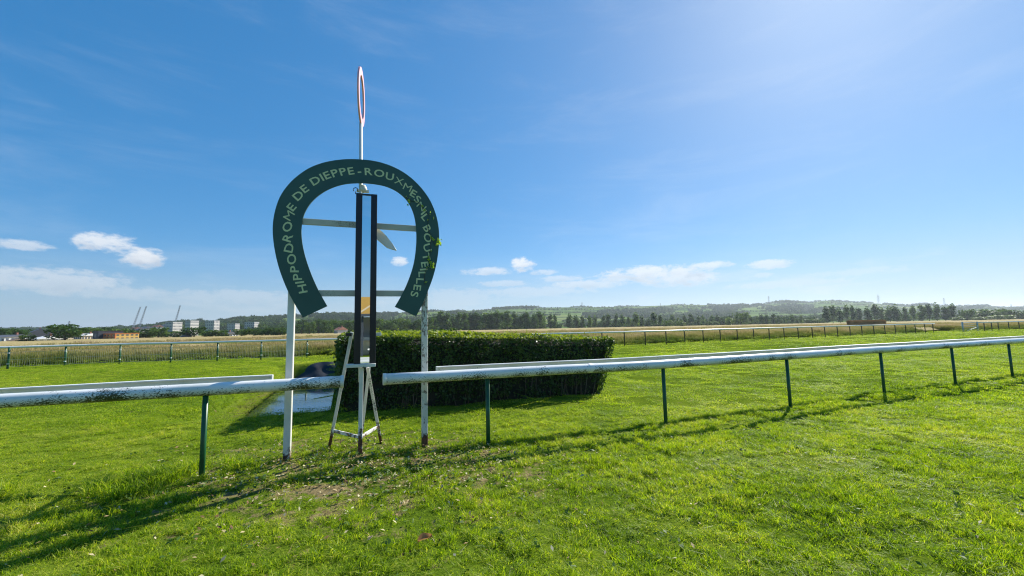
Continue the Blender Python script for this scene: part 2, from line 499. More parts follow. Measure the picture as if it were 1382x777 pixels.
m_dark_post = plain('dark_post_paint', (0.05, 0.055, 0.045), (0.03, 0.035, 0.03), 0.6, 6.0)

def rail_profile(r, n=16, flat=0.9): return [(r * math.cos(2 * math.pi * k / n), r * flat * math.sin(2 * math.pi * k / n)) for k in range(n)]
def build_rails():
    zc = RAIL_LOW + RAIL_R * 0.95
    def pts(x0, x1, off=0.0, n=20, z=zc):
        out = []
        for i in range(n + 1):
            x = x0 + (x1 - x0) * i / n
            q = Vector((x, rail_y(x), z + 0.007 * mnoise.noise(Vector((x * 0.7, off, 0.5))))) - NOR * off
            out.append(q)
        return out
    # where the pictures ends of the tubes fall
    xl_end = -2.22; xr_start = -1.74; xl_back, xr_back = -3.07, -0.97
    for side in ('left', 'right'):
        if side == 'left':
            t = empty('running_rail', (POSTS[0].x, POSTS[0].y, 0), 'mossy white running rail left of the winning post, ending beside the mirror stand', 'rail')
            a, b_ = -9.5, xl_end; posts = [Vector((-6.7, rail_y(-6.7), 0)), POSTS[0]]
            ba, bb = -9.9, xl_back
        else:
            t = empty('running_rail', (POSTS[1].x, POSTS[1].y, 0), 'long white running rail on green posts, right of the winning post', 'rail')
            a, b_ = xr_start, 34.0; posts = POSTS[1:] + [Vector((x, rail_y(x), 0)) for x in (16.7, 19.6, 22.5, 25.4)]
            ba, bb = xr_back, 33.5
        P = pts(a, b_, n=60 if side == 'right' else 16)
        tube = MB().sweep(P, rail_profile(RAIL_R, 18, 0.95)).build('top_rail', m_rail, t)
        # end collar and the sleeves where two lengths meet
        e = P[-1] if side == 'left' else P[0]; dd = DIR if side == 'left' else -DIR
        MB().sweep([e - dd * 0.03, e + dd * 0.012] if side == 'left' else [e + dd * 0.012, e - dd * 0.03], rail_profile(RAIL_R + 0.005, 18, 0.95)).build('end_cap', m_rail_back, t)
        joints = [-3.02, -6.4] if side == 'left' else [1.2, 6.9, 12.6, 18.3]
        for jx in joints:
            c = Vector((jx, rail_y(jx), zc))
            MB().sweep([c - DIR * 0.035, c + DIR * 0.035], rail_profile(RAIL_R + 0.003, 18, 0.95), cap=False).build('joint_sleeve', m_rail_back, t)
        # second rail behind, a flat sided channel open towards the viewer
        B = pts(ba, bb, off=0.60, n=40, z=1.0)
        bm = MB()
        w, h = 0.05, 0.085
        prof = [(0.035, h), (-w, h), (-w, -h), (0.035, -h), (0.035, -h + 0.014), (-w + 0.012, -h + 0.014), (-w + 0.012, h - 0.014), (0.035, h - 0.014)]
        bm.sweep(B, prof, smooth=False)
        e = B[-1] if side == 'left' else B[0]
        bm.beam(e + Vector((0, 0, -h + 0.001)), e + Vector((0, 0, h - 0.001)), 0.085, 0.012, up=DIR)
        bm.build('rear_channel', m_rail_back, t)
        for p in posts:
            pb = MB(); pb.tube([(p.x, p.y, -0.25), (p.x, p.y, RAIL_LOW + 0.02)], 0.030, 12); pb.build('post', m_green, t)
            q = Vector((p.x, p.y, 1.0))
            if side == 'left' and p.x > xl_back: q = q
            MB().beam(q - NOR * 0.06, q - NOR * 0.575, 0.03, 0.04).build('bracket_arm', m_green, t)
build_rails()


# ------------------------------------------------------------------ horseshoe sign
LP, RP = ground(387, 622), ground(573, 602)
SD = (RP - LP).normalized(); SN = Vector((SD.y, -SD.x, 0))      # along the sign, and its front
def catmull(pts, k=6):
    out = []
    P = [pts[0]] + list(pts) + [pts[-1]]
    for i in range(1, len(P) - 2):
        p0, p1, p2, p3 = P[i - 1], P[i], P[i + 1], P[i + 2]
        for j in range(k):
            s = j / k
            out.append(0.5 * ((2 * p1) + (p2 - p0) * s + (2 * p0 - 5 * p1 + 4 * p2 - p3) * s * s + (3 * p1 - p0 - 3 * p2 + p3) * s ** 3))
    out.append(P[-2]); return out
ZS = 260 / 842.0
OUTER = [(190, 772), (150, 705), (115, 635), (84, 550), (65, 465), (58, 385), (66, 315), (88, 248), (122, 196), (166, 153), (222, 116), (290, 92), (370, 80), (450, 81), (520, 91), (588, 114), (648, 149), (700, 196), (742, 252), (769, 312), (783, 372), (786, 430), (779, 510), (761, 590), (735, 660), (710, 720), (685, 766)]
INNER = [(297, 722), (262, 660), (230, 590), (205, 520), (190, 460), (184, 410), (185, 368), (196, 320), (222, 274), (262, 235), (312, 206), (370, 188), (432, 183), (502, 187), (560, 200), (610, 226), (650, 266), (675, 320), (685, 380), (686, 450), (676, 530), (655, 600), (625, 668), (592, 725)]
m_board = plain('dark_green_board', (0.034, 0.100, 0.088), (0.027, 0.082, 0.073), 0.55, 2.5, bmp=0.002)
m_letter = plain('cream_lettering', (0.62, 0.70, 0.40), (0.50, 0.58, 0.33), 0.6, 30)
m_post_white = worn_white('flaking_white_post', base=(0.74, 0.72, 0.66), amount=0.45, rust=0.28, grime=(0.10, 0.075, 0.05), rough=0.55)
m_post_worn = worn_white('heavily_flaking_white_post', base=(0.70, 0.68, 0.61), amount=1.5, rust=0.5, flake=(30.0, 0.5), grime=(0.20, 0.165, 0.13), rough=0.6)
m_bar = worn_white('weathered_grey_board', base=(0.54, 0.52, 0.46), amount=0.9, grime=(0.17, 0.15, 0.10), rough=0.7)

def text_glyphs(ch, size):
    cu = bpy.data.curves.new('lettering_tmp', 'FONT'); cu.body = ch; cu.size = size
    cu.offset = 0.0 if ch in 'MNX' else 0.0026; cu.resolution_u = 3
    o = bpy.data.objects.new('lettering_tmp', cu); col.objects.link(o)
    dg = bpy.context.evaluated_depsgraph_get(); dg.update()
    ev = o.evaluated_get(dg); me = ev.to_mesh()
    V = [tuple(v.co) for v in me.vertices]; Fs = [tuple(p.vertices) for p in me.polygons]
    ev.to_mesh_clear()
    bpy.data.objects.remove(o); bpy.data.curves.remove(cu)
    return V, Fs

def build_sign():
    mid = (LP + RP) / 2
    t = empty('horseshoe_sign', (mid.x, mid.y, 0), 'big dark green horseshoe sign with cream capitals, on two flaking white posts', 'sign')
    off = 0.075
    p_front = LP + SN * off
    def sp(z): px, py = 350 + z[0] * ZS, 190 + z[1] * ZS; return on_plane(px, py, p_front, SN)
    out = catmull([sp(z) for z in OUTER], 5); inn = catmull([sp(z) for z in INNER], 5)
    # resample both edges to the same count so the board is a clean band
    def resample(P, n):
        d = [0.0]
        for a, b in zip(P, P[1:]): d.append(d[-1] + (b - a).length)
        r = []
        for i in range(n):
            s = d[-1] * i / (n - 1)
            j = min(len(d) - 2, max(0, int(np.searchsorted(d, s) - 1)))
            k = (s - d[j]) / max(1e-9, d[j + 1] - d[j]); r.append(P[j].lerp(P[j + 1], k))
        return r
    N = 110; A = resample(out, N); B = resample(inn, N)
    th = 0.028; b = MB(); vs = []
    for a, i in zip(A, B): vs += [a, i, i - SN * th, a - SN * th]
    fs = []
    for k in range(N - 1):
        o, n = 4 * k, 4 * (k + 1)
        for c in range(4): d = (c + 1) % 4; fs.append((o + c, o + d, n + d, n + c))
    fs += [(0, 3, 2, 1), (4 * N - 4, 4 * N - 3, 4 * N - 2, 4 * N - 1)]
    b.add(vs, fs)
    board = b.build('board', m_board, t)
    # lettering along the band
    M = [(a + i) / 2 for a, i in zip(A, B)]
    d = [0.0]
    for p, q in zip(M, M[1:]): d.append(d[-1] + (q - p).length)
    def at(s):
        j = min(N - 2, max(0, int(np.searchsorted(d, s) - 1)))
        k = (s - d[j]) / max(1e-9, d[j + 1] - d[j])
        pos = M[j].lerp(M[j + 1], k); outw = (A[j].lerp(A[j + 1], k) - B[j].lerp(B[j + 1], k)).normalized()
        w = (A[j].lerp(A[j + 1], k) - B[j].lerp(B[j + 1], k)).length
        return pos, outw, w
    def nearest(z):
        q = sp(z); return min(range(N), key=lambda k: (M[k] - q).length)
    size = 0.150
    def run(text, s0, s1):
        gl = []
        for ch in text:
            if ch == ' ': gl.append((None, None, 0.0, 0)); continue
            V, Fs = text_glyphs(ch, size)
            x0 = min(v[0] for v in V); x1 = max(v[0] for v in V)
            gl.append((V, Fs, x1 - x0, x0))
        gap, sp_w = 0.024, 0.035
        solid = sum(g[2] for g in gl); fixed = gap * (len(gl) - 1) + sp_w * text.count(' ')
        sx = min(1.5, (s1 - s0 - fixed) / solid)
        mb = MB(); s = s0
        for V, Fs, w, x0 in gl:
            if not V: s += sp_w + gap; continue
            c, ow, bw = at(s + w * sx / 2)
            tn = SN.cross(ow)
            if tn.dot(at(min(d[-1], s + w * sx / 2 + 0.05))[0] - c) < 0: tn = -tn
            tn.normalize(); hh = size * 0.70; cx = x0 + w / 2
            mb.add([c + tn * ((v[0] - cx) * sx) + ow * (v[1] - hh / 2) + SN * 0.004 for v in V], Fs)
            s += w * sx + gap
        return mb
    iA, iB = d[nearest((193, 668))], d[nearest((412, 130))]
    iC, iD = d[nearest((453, 132))], d[nearest((688, 680))]
    for word, a, c in (('HIPPODROME DE DIEPPE', iA, iB), ('-', d[nearest((422, 131))], d[nearest((440, 131))]), ('ROUXMESNIL BOUTEILLES', iC, iD)):
        run(word, a, c).build('lettering', m_letter, board)
    # posts and cross bars behind the board
    for P, mt, ztop, w, lab in ((LP, m_post_white, 2.2, 0.085, 'straight white left post with a grey rusty foot'), (RP, m_post_worn, 2.35, 0.085, 'right post with flaking speckled white paint and a rusted foot')):
        o = MB().box((P.x, P.y, (ztop + 0.55) / 2 - 0.2), (w, w, ztop + 0.35), Matrix.Rotation(math.atan2(SD.y, SD.x), 3, 'Z'), bevel=0.006).build('post', mt, t)
        o['label'] = lab
    off_bar = LP + SN * 0.0
    zt = on_plane(409, 299, LP, SN).z; zt2 = on_plane(560, 309, LP, SN).z
    zb = on_plane(440, 396, LP, SN).z; zb2 = on_plane(550, 396, LP, SN).z
    for z0, z1, ex in ((zt, zt2, 0.12), (zb, zb2, -0.02)):
        MB().beam(LP - SD * ex - SD * 0.0 + Vector((0, 0, z0)) + SN * 0.022, RP + SD * ex + Vector((0, 0, z1)) + SN * 0.022, 0.035, 0.085, bevel=0.004).build('crossbar', m_bar, t)
build_sign()


# ------------------------------------------------------------------ finish mirror on its stand
def build_mirror():
    foot = ground(486, 615)
    pl = LP + SN * 0.16                                           # plane of the glass, just in front of the sign
    t = empty('finish_mirror', (foot.x, foot.y, 0), 'tall narrow black framed mirror on a white stand, red ring on top', 'mirror')
    bl, br = on_plane(477.5, 491, pl, SN), on_plane(507, 492, pl, SN)
    tl, tr = on_plane(479.5, 261, pl, SN), on_plane(510.5, 263, pl, SN)
    gl_b = on_plane(482.5, 490, pl, SN); 
    zb, zt = bl.z, tl.z
    c0 = (bl + br) / 2; c1 = (tl + tr) / 2
    axis_c = Vector((c0.x, c0.y, 0)); 
    m_black = plain('black_frame', (0.006, 0.008, 0.014), (0.004, 0.005, 0.010), 0.35, 4)
    m_glass, tt, s = material('mirror_glass')
    s.inputs['Base Color'].default_value = (0.86, 0.90, 0.90, 1); s.inputs['Metallic'].default_value = 1.0; s.inputs['Roughness'].default_value = 0.015
    bump(tt, s, tt.noise(position(tt), 1.2, 2), 0.004, 0.05)
    W = (br - bl).length
    up = ((c1 - c0)).normalized()
    side = SD
    def P(a, z, dep=0.0): k = (z - zb) / (zt - zb); q = c0.lerp(c1, k); return q + SD * a + SN * dep
    hw = W / 2
    gw0, gw1 = hw * 0.33, hw * 0.28
    # channel shaped side members stand proud of the glass
    for s_, w_ in ((-1, 0.36), (1, 0.36)):
        b = MB()
        x_out = s_ * hw; x_in = s_ * hw * (1 - 2 * w_ * 0.82)
        cx = (x_out + x_in) / 2
        b.beam(P(cx, zb, -0.035), P(cx, zt, -0.035), abs(x_out - x_in), 0.13, up=SN, bevel=0.004)
        b.build('side_member', m_black, t)
    b = MB(); b.beam(P(-hw * 0.45, zb + 0.0, 0.0), P(hw * 0.45, zb + 0.0, 0.0), 0.11, 0.02); b.build('bottom_rail', m_black, t)
    b = MB(); b.beam(P(-hw * 0.42, zt - 0.012, 0.0), P(hw * 0.42, zt - 0.012, 0.0), 0.05, 0.02); b.build('top_rail', m_black, t)
    ga = hw * 0.415
    g = MB()
    g.add([P(-ga, zb + 0.012, 0.012), P(ga, zb + 0.012, 0.012), P(ga, zt - 0.022, 0.012), P(-ga, zt - 0.022, 0.012),
           P(-ga, zb + 0.012, 0.004), P(ga, zb + 0.012, 0.004), P(ga, zt - 0.022, 0.004), P(-ga, zt - 0.022, 0.004)],
          [(0, 1, 2, 3), (5, 4, 7, 6), (0, 4, 5, 1), (1, 5, 6, 2), (2, 6, 7, 3), (3, 7, 4, 0)])
    g.build('glass', m_glass, t)
    # stand
    m_leg = worn_white('rusty_white_steel', base=(0.74, 0.73, 0.68), amount=0.6, rust=0.6, grime=(0.05, 0.05, 0.035), rough=0.5)
    fl, fc, fr = ground(442, 607), foot, ground(516, 597)
    back = fc + (fl - fc) * 0.55 + (fr - fc) * 0.75
    def top(px, py, dep): return on_plane(px, py, LP + SN * dep, SN)
    # left leg reaches up to a bracket on the frame
    a = top(475, 448, -0.02)
    b = MB(); b.beam(fl - Vector((0, 0, 0.1)), a, 0.042, 0.03, up=SN, bevel=0.004); b.build('leg', m_leg, t)
    a = top(496, 496, 0.03)
    b = MB(); b.beam(fr - Vector((0, 0, 0.1)), a, 0.042, 0.03, up=SN, bevel=0.004); b.build('leg', m_leg, t)
    q = top(486.5, 497, 0.19)
    b = MB(); b.beam(Vector((fc.x, fc.y, -0.1)), Vector((fc.x, fc.y, q.z)) if True else q, 0.055, 0.05, up=SN, bevel=0.004); b.build('leg', m_leg, t)
    ap = top(500, 480, -0.25)
    b = MB(); b.beam(Vector((back.x, back.y, -0.1)), ap, 0.042, 0.03, up=SN, bevel=0.004); b.build('leg', m_leg, t)
    # shelf bar under the glass
    zs = zb - 0.022
    l = top(467, 496, 0.17); r = top(507, 495, 0.17)
    b = MB(); b.beam(Vector((l.x, l.y, zs)), Vector((r.x, r.y, zs)), 0.16, 0.042, bevel=0.004); b.build('shelf_bar', m_leg, t)
    # low braces from the front leg back to the side legs
    for A_, w in ((fl, 447), (fr, 512)):
        L = A_ + ((a if A_ is fr else top(475, 448, -0.02)) - A_) * (0.21 if A_ is fl else 0.26)
        zz = 0.25 if A_ is fl else 0.27
        L = A_ + ((top(475, 448, -0.02) if A_ is fl else a) - A_) * (zz / (1.5 if A_ is fl else 1.15))
        b = MB(); b.beam(Vector((fc.x, fc.y, 0.24)), L, 0.03, 0.042, bevel=0.004); b.build('brace', m_leg, t)
    # clamps on both sides of the frame
    for px, py in ((470.5, 451.5), (510.5, 451)):
        c = top(px, py, 0.10)
        b = MB(); b.beam(c - SD * 0.03, c + SD * 0.055, 0.05, 0.045, bevel=0.004) if px < 490 else b.beam(c - SD * 0.055, c + SD * 0.012, 0.05, 0.07, bevel=0.004) if False else None
        b = MB(); b.beam(c - SD * 0.04, c + SD * 0.04, 0.05, 0.045, bevel=0.004)
        b.build('clamp', m_black if px < 490 else m_leg, t)
    # pole behind the sign with the ring on top
    pp = LP - SN * 0.03
    pb = on_plane(487, 470, pp, SN); pt = on_plane(487, 166, pp, SN)
    m_pole = worn_white('pole_paint', base=(0.70, 0.71, 0.70), amount=0.35, grime=(0.10, 0.09, 0.08), rough=0.4)
    b = MB(); b.tube([Vector((pb.x, pb.y, 0.95)), Vector((pt.x, pt.y, pt.z))], 0.026, 12); b.build('pole', m_pole, t)
    zf = on_plane(487, 254, pp, SN).z
    b = MB(); b.tube([Vector((pb.x, pb.y, zf - 0.05)), Vector((pb.x, pb.y, zf - 0.02)), Vector((pb.x, pb.y, zf + 0.02)), Vector((pb.x, pb.y, zf + 0.05))], [0.05, 0.06, 0.045, 0.03], 12)
    b.beam(Vector((pb.x, pb.y, zf - 0.04)) - SD * 0.09, Vector((pb.x, pb.y, zf - 0.04)) + SD * 0.08, 0.05, 0.03)
    b.build('pole_fitting', m_leg, t)
    c = top(480, 256, 0.12)
    b = MB(); ring = [c + SD * 0.03 * math.cos(k) + Vector((0, 0, 0.03 * math.sin(k))) for k in np.linspace(-0.6, 3.9, 12)]
    b.tube(ring, 0.006, 6); b.tube([c - Vector((0, 0, 0.06)), c - Vector((0, 0, 0.025))], 0.006, 6); b.build('hook', m_black, t)
    m_red = plain('faded_red_paint', (0.82, 0.43, 0.45), (0.78, 0.36, 0.39), 0.45, 5)
    rt = on_plane(486, 95, pp, SN); zc = (rt.z + pt.z) / 2 - 0.01; R = (rt.z - pt.z) / 2
    na = math.atan2(pt.y, pt.x) - rad(90 + 6.6)                     # the ring faces along the track
    n1 = Vector((math.cos(na), math.sin(na), 0)); d1 = Vector((-n1.y, n1.x, 0)); c = Vector((pt.x, pt.y, zc)); b = MB(); N = 40; vs = []
    for k in range(N):
        ang = 2 * math.pi * k / N; e = d1 * math.sin(ang) + Vector((0, 0, 1)) * math.cos(ang)
        for r_, h_ in ((R, 0.012), (R * 0.74, 0.012), (R * 0.74, -0.012), (R, -0.012)): vs.append(c + e * r_ + n1 * h_)
    fs = []
    for k in range(N):
        o, n = 4 * k, 4 * ((k + 1) % N)
        for q in range(4): w = (q + 1) % 4; fs.append((o + q, o + w, n + w, n + q))
    b.add(vs, fs); b.build('ring', m_red, t)
    # white tapering fin on the back of the frame
    m_fin = plain('fin_white', (0.82, 0.78, 0.71), (0.74, 0.70, 0.64), 0.5, 6)
    dp = -0.06; top_e = [(503, 303), (510, 308), (516, 313), (522, 319), (529, 328), (535, 337)]
    low_e = [(503, 318), (510, 324), (516, 329), (522, 334), (529, 336.5), (535, 338)]
    b = MB(); vs = []
    for (x0, y0), (x1, y1) in zip(top_e, low_e):
        P0, P1 = top(x0, y0, dp), top(x1, y1, dp)
        vs += [P0 + SN * 0.012, P1 + SN * 0.03, P1 - SN * 0.02, P0 - SN * 0.02]
    fs = [(0, 3, 2, 1)]; n = len(top_e)
    for k in range(n - 1):
        for q in range(4): w = (q + 1) % 4; fs.append((4 * k + q, 4 * k + w, 4 * k + 4 + w, 4 * k + 4 + q))
    fs.append((4 * n - 4, 4 * n - 3, 4 * n - 2, 4 * n - 1)); b.add(vs, fs)
    b.build('fin', m_fin, t)
build_mirror()
print('front objects done')
#@@NEXT


# ------------------------------------------------------------------ leaves, crowns, scatter
def frames(N):
    """two unit vectors across each normal"""
    a = np.where(np.abs(N[:, 2:3]) < 0.9, np.array([[0, 0, 1.0]]), np.array([[1.0, 0, 0]]))
    U = np.cross(a, N); U /= np.linalg.norm(U, axis=1, keepdims=True)
    return U, np.cross(N, U)
def leaf_quads(P, N, size, rng, jitter=0.8, aspect=0.6):
    n = len(P)
    N = N + rng.normal(0, jitter, (n, 3)); N /= np.linalg.norm(N, axis=1, keepdims=True) + 1e-9
    U, W = frames(N); ang = rng.uniform(0, 2 * math.pi, (n, 1))
    A = U * np.cos(ang) + W * np.sin(ang); B = np.cross(N, A)
    s = (size * rng.uniform(0.6, 1.35, (n, 1)))
    L, Wd = A * s, B * s * aspect
    fold = N * s * 0.12
    return np.stack([P - L, P + Wd * 0.9 + fold, P + L, P - Wd * 0.9 + fold], axis=1)
def blob_points(blobs, n, rng, shell=0.35):
    """points spread through a set of ellipsoids (cx,cy,cz,rx,ry,rz), mostly near their surfaces"""
    B = np.array(blobs); w = (B[:, 3] * B[:, 5]) ** 1.1; w /= w.sum()
    k = rng.choice(len(B), n, p=w)
    D = rng.normal(0, 1, (n, 3)); D /= np.linalg.norm(D, axis=1, keepdims=True)
    r = 1 - shell * rng.random((n, 1)) ** 1.5
    return B[k, :3] + D * B[k, 3:] * r, D
def round_crown(rng, n, leaf, lumps=14, tall=1.0):
    """unit crown: base z 0, top z about 1, radius about 0.5"""
    bl = [(0, 0, 0.52, 0.30, 0.30, 0.36)]
    for i in range(lumps):
        a = rng.uniform(0, 2 * math.pi); z = rng.uniform(0.16, 0.88); rr = 0.34 * math.sqrt(max(0.05, 1 - ((z - 0.5) / 0.52) ** 2)) * rng.uniform(0.7, 1.1)
        s = rng.uniform(0.10, 0.19)
        bl.append((rr * math.cos(a), rr * math.sin(a), z, s, s, s * 0.85))
    P, N = blob_points(bl, n, rng)
    P[:, 2] = np.clip(P[:, 2], 0.02, 2)
    return quads_mesh('crown', leaf_quads(P, N, leaf, rng))
def poplar_crown(rng, n, leaf):
    bl = []
    for i in range(34):
        z = rng.uniform(0.06, 0.97); w = 0.13 * (1 - (max(0, z - 0.40) / 0.66) ** 2.4) * (0.75 + 0.25 * min(1, z / 0.15))
        a = rng.uniform(0, 2 * math.pi); s = w * rng.uniform(0.5, 0.8)
        bl.append((w * 0.5 * math.cos(a), w * 0.5 * math.sin(a), z, s, s, s * 1.9))
    P, N = blob_points(bl, n, rng)
    P[:, 2] = np.clip(P[:, 2], 0.02, 2)
    return quads_mesh('crown', leaf_quads(P, N, leaf, rng))
def trunk_mesh(rng, h, r):
    b = MB(); pts = [(0, 0, -0.05), (0, 0, h * 0.4), (rng.uniform(-.02, .02), rng.uniform(-.02, .02), h)]
    b.tube(pts, [r, r * 0.8, r * 0.45], 7)
    for k in range(4):
        a = rng.uniform(0, 2 * math.pi); z = h * rng.uniform(0.45, 0.9)
        b.tube([(0, 0, z), (0.10 * math.cos(a), 0.10 * math.sin(a), z + 0.14), (0.2 * math.cos(a), 0.2 * math.sin(a), z + 0.22)], [r * 0.4, r * 0.28, r * 0.1], 5)
    return b.mesh('trunk')

def scatter(name, pts, rz, scl, idx, sources, mats=None, tilt=None):
    """one object whose points carry instances of the source meshes"""
    n = len(pts)
    me = bpy.data.meshes.new(name); me.vertices.add(n); me.vertices.foreach_set('co', np.asarray(pts, dtype=np.float32).ravel())
    def attr(nm, typ, data, key):
        a = me.attributes.new(nm, typ, 'POINT'); a.data.foreach_set(key, np.ascontiguousarray(data).ravel())
    rot = np.zeros((n, 3), np.float32); rot[:, 2] = rz
    if tilt is not None: rot[:, :2] = tilt
    attr('rot', 'FLOAT_VECTOR', rot, 'vector')
    scl = np.asarray(scl, np.float32)
    if scl.ndim == 1: scl = np.repeat(scl[:, None], 3, 1)
    attr('scl', 'FLOAT_VECTOR', scl, 'vector')
    attr('pick', 'INT', np.asarray(idx, np.int32), 'value')
    o = bpy.data.objects.new(name, me); col.objects.link(o)
    g = bpy.data.node_groups.new(name, 'GeometryNodeTree')
    g.interface.new_socket('Geometry', in_out='INPUT', socket_type='NodeSocketGeometry')
    g.interface.new_socket('Geometry', in_out='OUTPUT', socket_type='NodeSocketGeometry')
    N, L = g.nodes, g.links
    gi, go = N.new('NodeGroupInput'), N.new('NodeGroupOutput')
    join = N.new('GeometryNodeJoinGeometry')
    def named(nm, typ):
        a = N.new('GeometryNodeInputNamedAttribute'); a.data_type = typ; a.inputs['Name'].default_value = nm
        return [s for s in a.outputs if s.enabled and s.name == 'Attribute'][0]
    r, s, k = named('rot', 'FLOAT_VECTOR'), named('scl', 'FLOAT_VECTOR'), named('pick', 'INT')
    for i, src in enumerate(sources):
        oi = N.new('GeometryNodeObjectInfo'); oi.inputs['Object'].default_value = src
        oi.inputs['As Instance'].default_value = True
        cmp = N.new('FunctionNodeCompare'); cmp.data_type = 'INT'; cmp.operation = 'EQUAL'
        ia = [q for q in cmp.inputs if q.enabled and q.type == 'INT']
        L.new(k, ia[0]); ia[1].default_value = i
        ip = N.new('GeometryNodeInstanceOnPoints')
        L.new(gi.outputs[0], ip.inputs['Points']); L.new(cmp.outputs[0], ip.inputs['Selection'])
        L.new(oi.outputs['Geometry'], ip.inputs['Instance'])
        e2r = N.new('FunctionNodeEulerToRotation'); L.new(r, e2r.inputs[0]); L.new(e2r.outputs[0], ip.inputs['Rotation'])
        L.new(s, ip.inputs['Scale']); L.new(ip.outputs[0], join.inputs[0])
    L.new(join.outputs[0], go.inputs[0])
    md = o.modifiers.new('scatter', 'NODES'); md.node_group = g
    return tag(o, kind='stuff')
def source(name, me, mat):
    """a mesh that only the scatters use (not linked into the scene)"""
    if not me.materials: me.materials.append(mat)
    return bpy.data.objects.new(name, me)


# ------------------------------------------------------------------ clipped hedge round the water jump
m_hedge = leafy('hedge_leaves', [(0.30, (0.034, 0.070, 0.014)), (0.55, (0.066, 0.122, 0.022)), (0.75, (0.125, 0.19, 0.034))], scale=3.0, trans=0.30, tcol=(1.5, 1.6, 0.5), spec=0.4, rough=0.45)
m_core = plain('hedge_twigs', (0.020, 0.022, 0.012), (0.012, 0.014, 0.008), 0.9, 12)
HEDGE = [Vector((1.98, 11.08, 0)), Vector((-3.15, 9.38, 0))]
HEDGE.append(HEDGE[1] + PV * 12.2); HEDGE.append(HEDGE[2] + DIR * 4.8)
HW = 0.70
def build_hedge():
    t = empty('clipped_hedge', ((HEDGE[0].x + HEDGE[1].x) / 2, (HEDGE[0].y + HEDGE[1].y) / 2, 0), 'dark clipped hedge with sunlit top behind the right running rail, beside the water', 'hedge')
    rng = np.random.default_rng(21)
    def seg(i): a, b = HEDGE[i], HEDGE[i + 1]; d = (b - a).normalized(); return a, b, d, Vector((d.y, -d.x, 0))
    tops = [(1.34, 1.56), (1.54, 1.50), (1.60, 1.62)]
    cb = MB(); Q = []
    for i in range(3):
        a, b, d, s = seg(i); L = (b - a).length
        e0 = 0.0 if i == 0 else -HW; e1 = HW if i < 2 else 0
        dens, lf = [(1500, 0.030), (520, 0.048), (420, 0.055)][i]
        # core
        zt = [tops[i][0] - 0.10, tops[i][1] - 0.10]
        pa, pb = a + d * (0.12 if i == 0 else -0.54), b + d * (0.54 if i < 2 else 0.0)
        w = HW - 0.11
        vs = []
        for p, z in ((pa, zt[0]), (pb, zt[1])):
            for q, h in ((-w * 0.9, -0.1), (-w, 0.6), (-w * 0.92, z - 0.08), (-w * 0.7, z), (w * 0.7, z), (w * 0.92, z - 0.08), (w, 0.6), (w * 0.9, -0.1)):
                lean = -0.42 * (h / 1.3) if (i == 0 and p is pa) else 0.0
                vs.append(p + s * q + d * lean + Vector((0, 0, h)))
        fs = [(k, k + 1, 8 + k + 1, 8 + k) for k in range(7)] + [(0, 7, 6, 5, 4, 3, 2, 1), tuple(range(8, 16))]
        cb.add(vs, fs)
        # leaves: two sides, the top and the free ends
        per = [('side', 1.5), ('top', 2 * HW), ('side2', 1.5)]
        for kind, hh in per:
            n = int(dens * L * hh * (1.15 if kind == 'top' else 1.0))
            if kind != 'top' and i == 0 and kind == ('side2' if s.dot(NOR) > 0 else 'side'): n //= 3
            u = rng.uniform(0, 1, n); sgn = 1 if kind == 'side' else -1
            lo_, hi_ = (-HW if i else 0.0), (L + HW if i < 2 else L)
            al = lo_ + u * (hi_ - lo_)
            zt_ = tops[i][0] + (tops[i][1] - tops[i][0]) * u
            bumpy = np.array([mnoise.noise(Vector((al[k] * 1.3 + i * 7, 0.0, (0.3 if kind == 'top' else sgn) * 2.1))) + 0.7 * mnoise.noise(Vector((al[k] * 4.3 + i * 7, 0.0, 3.1))) + 0.4 * mnoise.noise(Vector((al[k] * 12.0 + i * 7, 0.0, 6.1))) for k in range(n)]) * 0.075
            if kind == 'top':
                q = rng.uniform(-HW, HW, n); edge = np.abs(q) / HW
                z = zt_ - 0.10 * np.clip((edge - 0.7) / 0.3, 0, 1) ** 2 + bumpy + rng.normal(0, 0.022, n); nn = np.tile([0, 0, 1.0], (n, 1))
            else:
                z = zt_ * (rng.random(n) ** 0.9)
                prof = 0.90 + 0.12 * np.sin(np.clip(z / zt_, 0, 1) * 2.4)
                prof -= 0.18 * np.clip((z / zt_ - 0.9) / 0.1, 0, 1) ** 2
                q = sgn * (HW * prof + bumpy + rng.normal(0, 0.03, n) - 0.02)
                nn = np.tile(np.array(s) * sgn, (n, 1))
            P = np.array(a)[None] + np.array(d)[None] * al[:, None] + np.array(s)[None] * q[:, None]
            P[:, 2] = z
            thin = np.array([mnoise.noise(Vector((p[0] * 2.2, p[1] * 2.2, p[2] * 2.6))) + 0.5 * mnoise.noise(Vector((p[0] * 7, p[1] * 7, p[2] * 7))) for p in P]) + 0.35 * np.clip(1 - z / 0.35, 0, 1)
            keep = rng.random(n) > np.clip((thin - 0.22) * 2.4, 0, 0.92)
            P, nn, al, z, q = P[keep], nn[keep], al[keep], z[keep], q[keep]
            if i == 0: P[:, :2] -= np.array(d)[None, :2] * (np.clip(1 - al / 1.2, 0, 1) * 0.42 * z / 1.3)[:, None]
            Q.append(leaf_quads(P, nn, lf, rng, 0.75))
        if i == 0:                                                 # right hand end
            n = int(dens * 1.4 * 2 * HW); q = rng.uniform(-HW, HW, n); z = rng.random(n) * tops[0][0]
            P = np.array(a)[None] + np.array(s)[None] * q[:, None] + np.array(d)[None] * (rng.normal(0, 0.03, n) + 0.10 * (np.abs(q) / HW) ** 4)[:, None]
            P[:, 2] = z; P[:, :2] -= np.array(d)[None, :2] * (0.42 * z / 1.3)[:, None]
            Q.append(leaf_quads(P, np.tile(-np.array(d), (n, 1)), lf, rng, 0.75))
        if i == 1: pass
